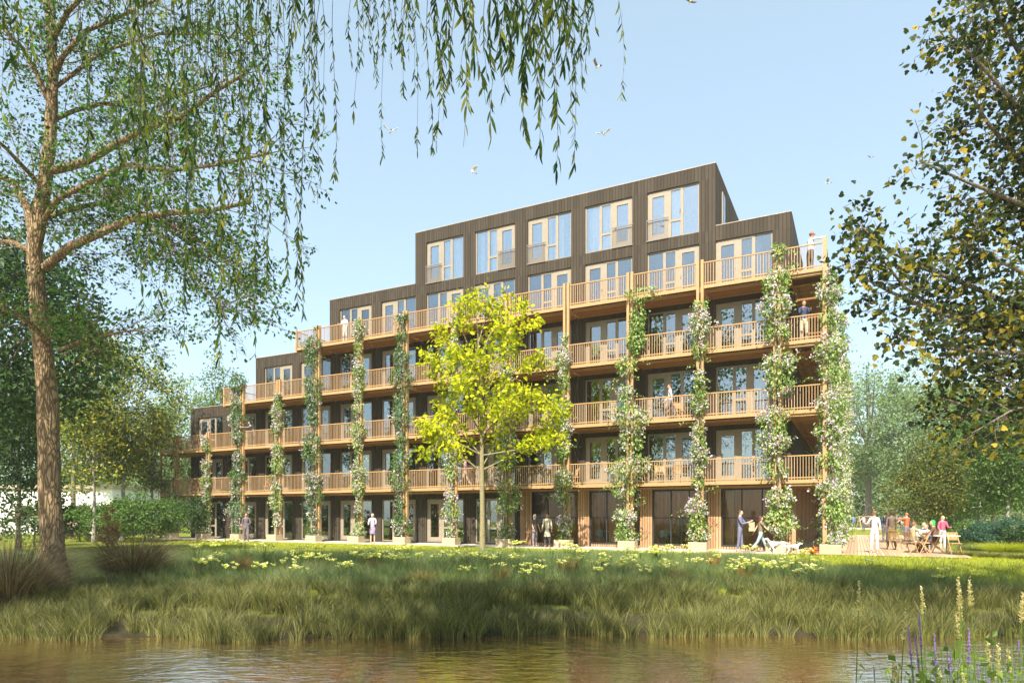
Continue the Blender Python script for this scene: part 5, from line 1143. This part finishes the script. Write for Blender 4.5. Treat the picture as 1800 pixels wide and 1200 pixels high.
pp('person in white behind the second left window of the top storey',tuple(B(u_at(802,33.4),33.4,15.25)),R_(170),1.76,'fair',(.80,.78,.76),(.45,.45,.5),armR=(20,6,70))
for i,(px,Y,tc) in enumerate([(1500,74,(.12,.2,.5)),(1518,70,(.5,.48,.5)),(1585,60,(.45,.4,.42))]):
    pp(['tiny distant figure in blue at the far end of the deck','tiny distant pale figure near the play frame','distant pale figure behind the person in orange-red'][i],(GX(px,Y),Y,.0),R_(20*i),1.72,'tan',tc,(.1,.1,.12),armL=(30,20,20))
# what they hold
mb=MB(); mb.box(-.15,.15,-.004,.004,-.20,.20); o=mb.build('document',M['planter']); tag(o,'tan paper bag hanging from the hand of the man in the blue-grey suit','bag'); q=hand(bm1,0); o.location=(q[0],q[1],q[2]-.25); o.rotation_euler=(0,0,.3)
o.name='paper_bag'
rd=people[18]; mb=MB(); mb.add([(-.33,0,-.20),(0,.05,-.20),(.33,0,-.20),(-.33,-.06,.20),(0,.0,.20),(.33,-.06,.20)],[(0,1,4,3),(1,2,5,4)]); mb.add([(-.33,.006,-.20),(0,.056,-.20),(.33,.006,-.20),(-.33,-.054,.20),(0,.006,.20),(.33,-.054,.20)],[(3,4,1,0),(4,5,2,1)])
o=mb.build('newspaper',M['white']); q=(hand(rd,0)+hand(rd,1))/2; o.location=(q[0],q[1],q[2]+.05); o.rotation_euler=(radians(-50),0,R_(-70)); tag(o,'big white newspaper held open by the seated man in khaki','newspaper')
def dog(label,loc,rz,coatm,S=1.,slim=1.,headdn=0):
    root=thing('dog',label,'dog',loc,rz,None); b=Sk(); z=.50
    t=b.chain([(0,-.30,z+.03),(0,-.12,z+.01),(0,.08,z-.01),(0,.26,z-.01),(0,.36,z+.07),(0,.44,z+.17-headdn),(0,.50,z+.22-headdn)],[(.09,.10),(.085,.085),(.10,.115),(.10,.13),.075,.058,.062],root=True)
    b.chain([(0,.585,z+.195-headdn),(0,.66,z+.175-headdn)],[.043,.027],t[6])
    for sd in (-1,1):
        f=.06*sd
        b.chain([(sd*.075,.27,z-.12),(sd*.075,.25+f,z-.26),(sd*.075,.26+f,.06),(sd*.075,.30+f,.025)],[.048,.030,.022,.026],t[3])
        b.chain([(sd*.08,-.27,z-.10),(sd*.08,-.20-f,z-.21),(sd*.08,-.33-f,z-.34),(sd*.08,-.31-f,.05),(sd*.08,-.27-f,.025)],[.065,.042,.024,.020,.026],t[0])
        b.chain([(sd*.045,.475,z+.265-headdn),(sd*.075,.455,z+.22-headdn),(sd*.082,.46,z+.165-headdn)],[.016,.022,.014],None,True)
    b.chain([(0,-.42,z+.05),(0,-.54,z+.0),(0,-.62,z+.03)],[.026,.018,.009],t[0])
    m=b.mesh('body',2); m.materials.append(coatm); o=link('body',m,root); 
    e=MB(); e.ball((0,.685,z+.178-headdn),(.016,.014,.014)); 
    for sd in (-1,1): e.ball((sd*.035,.548,z+.235-headdn),.011)
    e.build('nose_and_eyes',M['eye'],root); root.scale=(S,S,S); return root
def dalm():
    m,nt,out=newmat('spotted_coat'); b=nt.nodes.new('ShaderNodeBsdfPrincipled'); b.inputs['Roughness'].default_value=.8
    tc=nt.nodes.new('ShaderNodeTexCoord'); vo=nt.nodes.new('ShaderNodeTexVoronoi'); vo.inputs['Scale'].default_value=11; nt.links.new(tc.outputs['Object'],vo.inputs['Vector'])
    nt.links.new(ramp(nt,[(.0,(.03,.025,.02)),(.30,(.03,.025,.02)),(.36,(.75,.72,.68))],vo.outputs['Distance']),b.inputs['Base Color']); nt.links.new(b.outputs[0],out.inputs[0]); return m
dog('white dog with black spots walking left on the lawn edge by the cafe',onG(1366,28.6),R_(92),dalm(),.92)
dog('small plain white dog beside the spotted dog',onG(1393,28.2),R_(-80),mat('white_fur',(.78,.75,.70),.9,.05),.72,headdn=.05)
def bird(label,px,py,Y,rz,flap,dark=False,S=1.):
    root=thing('bird',label,'bird',tuple(PX(px,py,Y)),rz,'birds flying above the roof'); 
    mb=MB(); mb.lathe([(.004,-.17),(.035,-.13),(.05,-.03),(.055,.05),(.035,.12),(.03,.15),(.012,.19),(.0,.21)],8); 
    for i,V in enumerate(mb.v): mb.v[i]=np.stack([V[:,0],V[:,2],V[:,1]],1)
    mb.add([(-.02,-.14,0),(.02,-.14,0),(.06,-.27,.0),(-.06,-.27,.0)],[(0,1,2,3),(3,2,1,0)]); mb.build('body',M['white'],root)
    for sd in (-1,1):
        w=MB(); a=radians(flap); P=[(0,.08,.01),(0,-.06,.01),(.24,-.08,0),(.22,.11,0),(.50,-.12,0),(.40,.06,0)]
        V=[]; 
        for x,y,z in P: 
            aa=a if x<.23 else a*.6; V.append((sd*x*cos(aa),y,z+x*sin(aa)))
        V2=[(x,y,z+.012) for x,y,z in V]; w.add(V+V2,[(0,1,2,3),(3,2,4,5),(9,8,7,6),(11,10,8,9),(0,3,9,6),(3,5,11,9),(1,0,6,7),(2,1,7,8),(4,2,8,10)] if sd>0 else [(3,2,1,0),(5,4,2,3),(6,7,8,9),(9,8,10,11),(6,9,3,0),(9,11,5,3),(7,6,0,1),(8,7,1,2),(10,8,2,4)])
        w.add([V[4],V[5],V2[5],V2[4]],[(0,1,2,3)]); w.build('wing',M['wing2'] if dark else M['wing'],root)
    root.scale=(S*.72,)*3
M['wing']=mat('wing_white',(.72,.70,.68),.8,.1); M['wing2']=mat('wing_grey',(.30,.25,.22),.8,.15)
bird('white and grey bird with raised wings just left of the single willow strand',1050,118,27,.9,50,True); bird('white bird right of the willow strands, well above the roof',1061,236,29,-.6,35)
bird('white bird among the left willow strands',686,232,27,.4,55); bird('white bird gliding over the left end of the top storey',832,303,30,2.2,60); bird('small white bird high over the right roof terrace',1455,322,38,1.2,45)
bird('tiny dark bird right of the white one over the roof terrace',1531,277,60,.2,30,True); bird('brown bird cut by the top edge of the picture',1213,3,30,.5,15,True)
# ------------------------------------------------------------------ terrace and cafe furniture
def chair():
    r=thing('folding_chair','x','chair',(0,0,0),0,'wooden folding chairs on the terrace'); w=M['teak']
    for sd in (-1,1):
        mb=MB(); x=sd*.20; mb.bar((x,-.20,.90),(x,.20,0),.022,.035); mb.build('leg',w,r)
        mb=MB(); x=sd*.175; mb.bar((x,.16,.44),(x,-.24,0),.022,.035); mb.build('leg',w,r)
    mb=MB()
    for j in range(6): mb.box(-.19,.19,-.17+j*.062,-.125+j*.062,.44,.458)
    mb.box(-.186,-.165,-.17,.19,.415,.438); mb.box(.165,.186,-.17,.19,.415,.438); mb.build('seat',w,r)
    mb=MB()
    for j in range(7): x=-.155+j*.052; mb.bar((x,-.083,.60),(x,-.195,.86),.030,.010)
    mb.bar((-.19,-.075,.585),(.19,-.075,.585),.03,.02); mb.bar((-.215,-.205,.885),(.215,-.205,.885),.05,.02); mb.build('backrest',w,r); return r
M['teak']=islandmat('teak',[(.40,.24,.10),(.48,.30,.14),(.54,.36,.18)],.6,.1,(3,3,3)); c0=chair()
TZ=.087
CH=[(1589,28.4,-70,'wooden folding chair carrying the reading man, leftmost of the front chairs'),(1623,28.0,80,'wooden folding chair between the reading man and the table'),(1636,27.3,50,'wooden folding chair under the woman with green hair'),(1677,27.0,175,'empty wooden folding chair turned to face away, furthest right of the terrace'),(1574,30.6,-60,'empty wooden folding chair standing back, behind the reading man'),(1622,29.9,190,'wooden folding chair at the far side of the table')]
for i,(px,Y,a,lb) in enumerate(CH):
    if i==0: q=rd.location; L=(q[0]-.10*math.sin(-R_(-70)),q[1]-.04,TZ); 
    else: L=(GX(px,Y),Y,TZ)
    if i==2: q=people[20].location; L=(q[0]+.05,q[1]-.02,TZ)
    if i==5: q=people[19].location; L=(q[0],q[1]+.02,TZ)
    if i==0: c0.location=L; c0.rotation_euler=(0,0,R_(a)); c0['label']=lb
    else: copy_tree(c0,None,L,R_(a),None,lb)
def rtable(name,label,loc,r,h,mt,lm,group=None):
    t=thing(name,label,'table',loc,0,group); mb=MB(); mb.lathe([(0,h),(r,h),(r+.006,h-.012),(r,h-.03),(0,h-.03)],24); mb.build('table_top',mt,t)
    mb=MB(); mb.lathe([(.03,.03),(.03,h-.031)],10); mb.build('leg',lm,t); mb=MB(); mb.lathe([(0,.03),(.24,.025),(.25,.0),(0,.0)],16); mb.build('base',lm,t); return t
rtable('terrace_table','round pale table between the woman in brown and the empty chair',(GX(1664,27.6),27.6,TZ),.48,.74,M['white'],M['metalrail'])
rtable('terrace_table','round pale table in front of the reading man',(GX(1618,28.7),28.7,TZ),.42,.72,M['white'],M['metalrail'])
def cchair(lb):
    r=thing('shell_chair',lb,'chair',(0,0,0),0,'grey-green chairs inside the cafe'); m=M['cchair']
    mb=MB(); mb.add([(-.22,-.2,.46),(.22,-.2,.46),(.24,.22,.47),(-.24,.22,.47),(-.22,-.2,.43),(.22,-.2,.43),(.24,.22,.44),(-.24,.22,.44)],[(0,1,2,3),(7,6,5,4),(0,4,5,1),(1,5,6,2),(2,6,7,3),(3,7,4,0)]); mb.build('seat',m,r)
    mb=MB(); a=np.linspace(-1.2,1.2,9); V=[(.25*sin(t),-.03-.2*cos(t),z) for z in (.44,.82) for t in a]+[(.22*sin(t),-.03-.17*cos(t),z) for z in (.44,.82) for t in a]
    mb.add(V,[(i,i+1,10+i,9+i) for i in range(8)]+[(18+i,27+i,28+i,19+i) for i in range(8)]+[(9+i,10+i,28+i,27+i) for i in range(8)]); mb.build('backrest',m,r)
    for x,y in ((-.18,-.17),(.18,-.17),(-.18,.18),(.18,.18)): mb=MB(); mb.tube([(x*.7,y*.7,.43),(x,y,0)],.013,6); mb.build('leg',M['teak'],r)
    return r
M['cchair']=mat('shell_teal',(.16,.22,.22),.5,.08); k0=None; n=0
for (pxt,d,cs) in ((1066,34.0,((1040,34.1,-90),(1054,33.6,10),(1083,34.2,90))),(1172,34.4,((1148,34.2,-90),(1166,33.7,0),(1216,34.0,90),(1183,35.1,180)))):
    q=B(u_at(pxt,d),d,.1); rtable('cafe_table','small round pale table inside the cafe %s'%('behind the glass left of centre' if n==0 else 'next to the man in the dark green jacket'),tuple(q),.40,.74,M['white'],M['dframe'],'cafe tables')
    for j,(px,dd,a) in enumerate(cs):
        lb='grey-green shell chair %s of the cafe table %s'%(['left','in front','right','behind'][j],'left of centre' if n==0 else 'near the man in green')
        q=tuple(B(u_at(px,dd),dd,.1))
        if k0 is None: k0=cchair(lb); k0.location=q; k0.rotation_euler=(0,0,R_(a))
        else: copy_tree(k0,None,q,R_(a),None,lb)
    n+=1
# balcony chairs and small tables glimpsed behind the railings
bc=None
BT=[(1010,3.2),(958,3.2),(1160,3.2),(1195,6.2),(560,3.2),(640,6.2),(700,12.2),(1190,3.2),(880,12.2),(470,3.2)]
for i,(px,z) in enumerate(BT):
    q=B(u_at(px,32.2),32.2,z+.002); lb='wooden folding chair on a balcony, at the %s bay %d floors above the ground'%(['white house','pair-of-women','cafe man','walker','second left','third left','left top','middle cafe','young tree top','far left'][i],round((z-.2)/3)) 
    copy_tree(c0,None,tuple(q),R_(100+i*37),None,'wooden folding chair on the %s balcony, %s'%({3.2:'lowest',6.2:'second',12.2:'top'}[z],['above the cafe chairs','above the two women by the cafe','above the man in the green jacket','behind the walking person in pale grey','left of the middle of the left wing','in the middle of the left wing','left of the young tree','beside the third climber from the right','behind the top of the young tree','at the far left'][i]),'wooden chairs on the balconies')
# play frame far away
pf=thing('play_frame','distant timber climbing frame under the hazy tree at the end of the deck','play frame',(GX(1524,80),80,0)); 
for sd in (-1,1):
    for s2 in (-1,1): mb=MB(); mb.bar((sd*1.6,s2*1.1,0),(sd*1.5,0,2.6),.12,.12); mb.build('leg',M['teak'],pf)
mb=MB(); mb.bar((-1.7,0,2.6),(1.7,0,2.6),.14,.14); mb.build('crossbar',M['teak'],pf)
mb=MB(); 
for k in range(5): mb.bar((-.5,-.05-.0*k,.4+.4*k),(.5,-.05,.4+.4*k),.05,.05)
mb.bar((-.5,0,.0),(-.5,0,2.55),.05,.05); mb.bar((.5,0,.0),(.5,0,2.55),.05,.05); mb.build('ladder',M['teak'],pf); pf.scale=(.62,.62,.62)
VEIL=(4.7,6.0,6.2,1)
# ------------------------------------------------------------------ light, sky, air, camera
EL,SAZ=46.0,-12.0
hs=-DR*cos(radians(SAZ))+DL*sin(radians(SAZ))           # horizontal direction towards the sun
sv=Vector((hs[0]*cos(radians(EL)),hs[1]*cos(radians(EL)),sin(radians(EL))))
l=bpy.data.lights.new('sun','SUN'); l.energy=5.0; l.angle=radians(.55); l.color=(1,.90,.75)
so=bpy.data.objects.new('sun',l); C.objects.link(so); so.rotation_euler=sv.to_track_quat('Z','Y').to_euler()
w=bpy.data.worlds.new('World'); bpy.context.scene.world=w; w.use_nodes=True; nt=w.node_tree
sk=nt.nodes.new('ShaderNodeTexSky'); sk.sky_type='NISHITA'; sk.sun_disc=False
sk.sun_elevation=radians(EL); sk.sun_rotation=math.atan2(sv.x,sv.y)
sk.air_density=1.0; sk.dust_density=1.6; sk.ozone_density=1.2
bg=nt.nodes['Background']; bg.inputs[1].default_value=.112; vl=nt.nodes.new('ShaderNodeMix'); vl.data_type='RGBA'; vl.inputs[0].default_value=.31; vl.inputs[7].default_value=VEIL
nt.links.new(sk.outputs[0],vl.inputs[6]); nt.links.new(vl.outputs[2],bg.inputs[0])      # thin even veil of high cloud
if HAZE:
    m=bpy.data.materials.new('haze_air'); m.use_nodes=True; nt=m.node_tree; nt.nodes.clear()
    out=nt.nodes.new('ShaderNodeOutputMaterial'); pv=nt.nodes.new('ShaderNodeVolumePrincipled')
    pv.inputs['Color'].default_value=(.97,.98,.97,1); pv.inputs['Density'].default_value=HAZE; pv.inputs['Anisotropy'].default_value=.2
    nt.links.new(pv.outputs[0],out.inputs['Volume'])
    mb=MB(); mb.box(-425,425,-66,425,-3.0,27); tag(mb.build('haze',m),kind='stuff')
cam=bpy.data.cameras.new('camera'); co=bpy.data.objects.new('camera',cam); C.objects.link(co)
co.location=(0,0,EYE); co.rotation_euler=(pi/2,0,0); cam.sensor_width=36; cam.lens=36*F/1800; cam.shift_y=(HOR-600)/1800
cam.clip_end=2000; cam.clip_start=.05
sc=bpy.context.scene; sc.camera=co
sc.view_settings.view_transform='Standard'; sc.view_settings.look='None'; sc.view_settings.gamma=1; sc.view_settings.exposure=EXPO
sc.cycles.max_bounces=7; sc.cycles.transparent_max_bounces=12; sc.cycles.diffuse_bounces=3; sc.cycles.glossy_bounces=3; sc.cycles.volume_bounces=1
sc.cycles.use_denoising=True; sc.cycles.sample_clamp_indirect=6
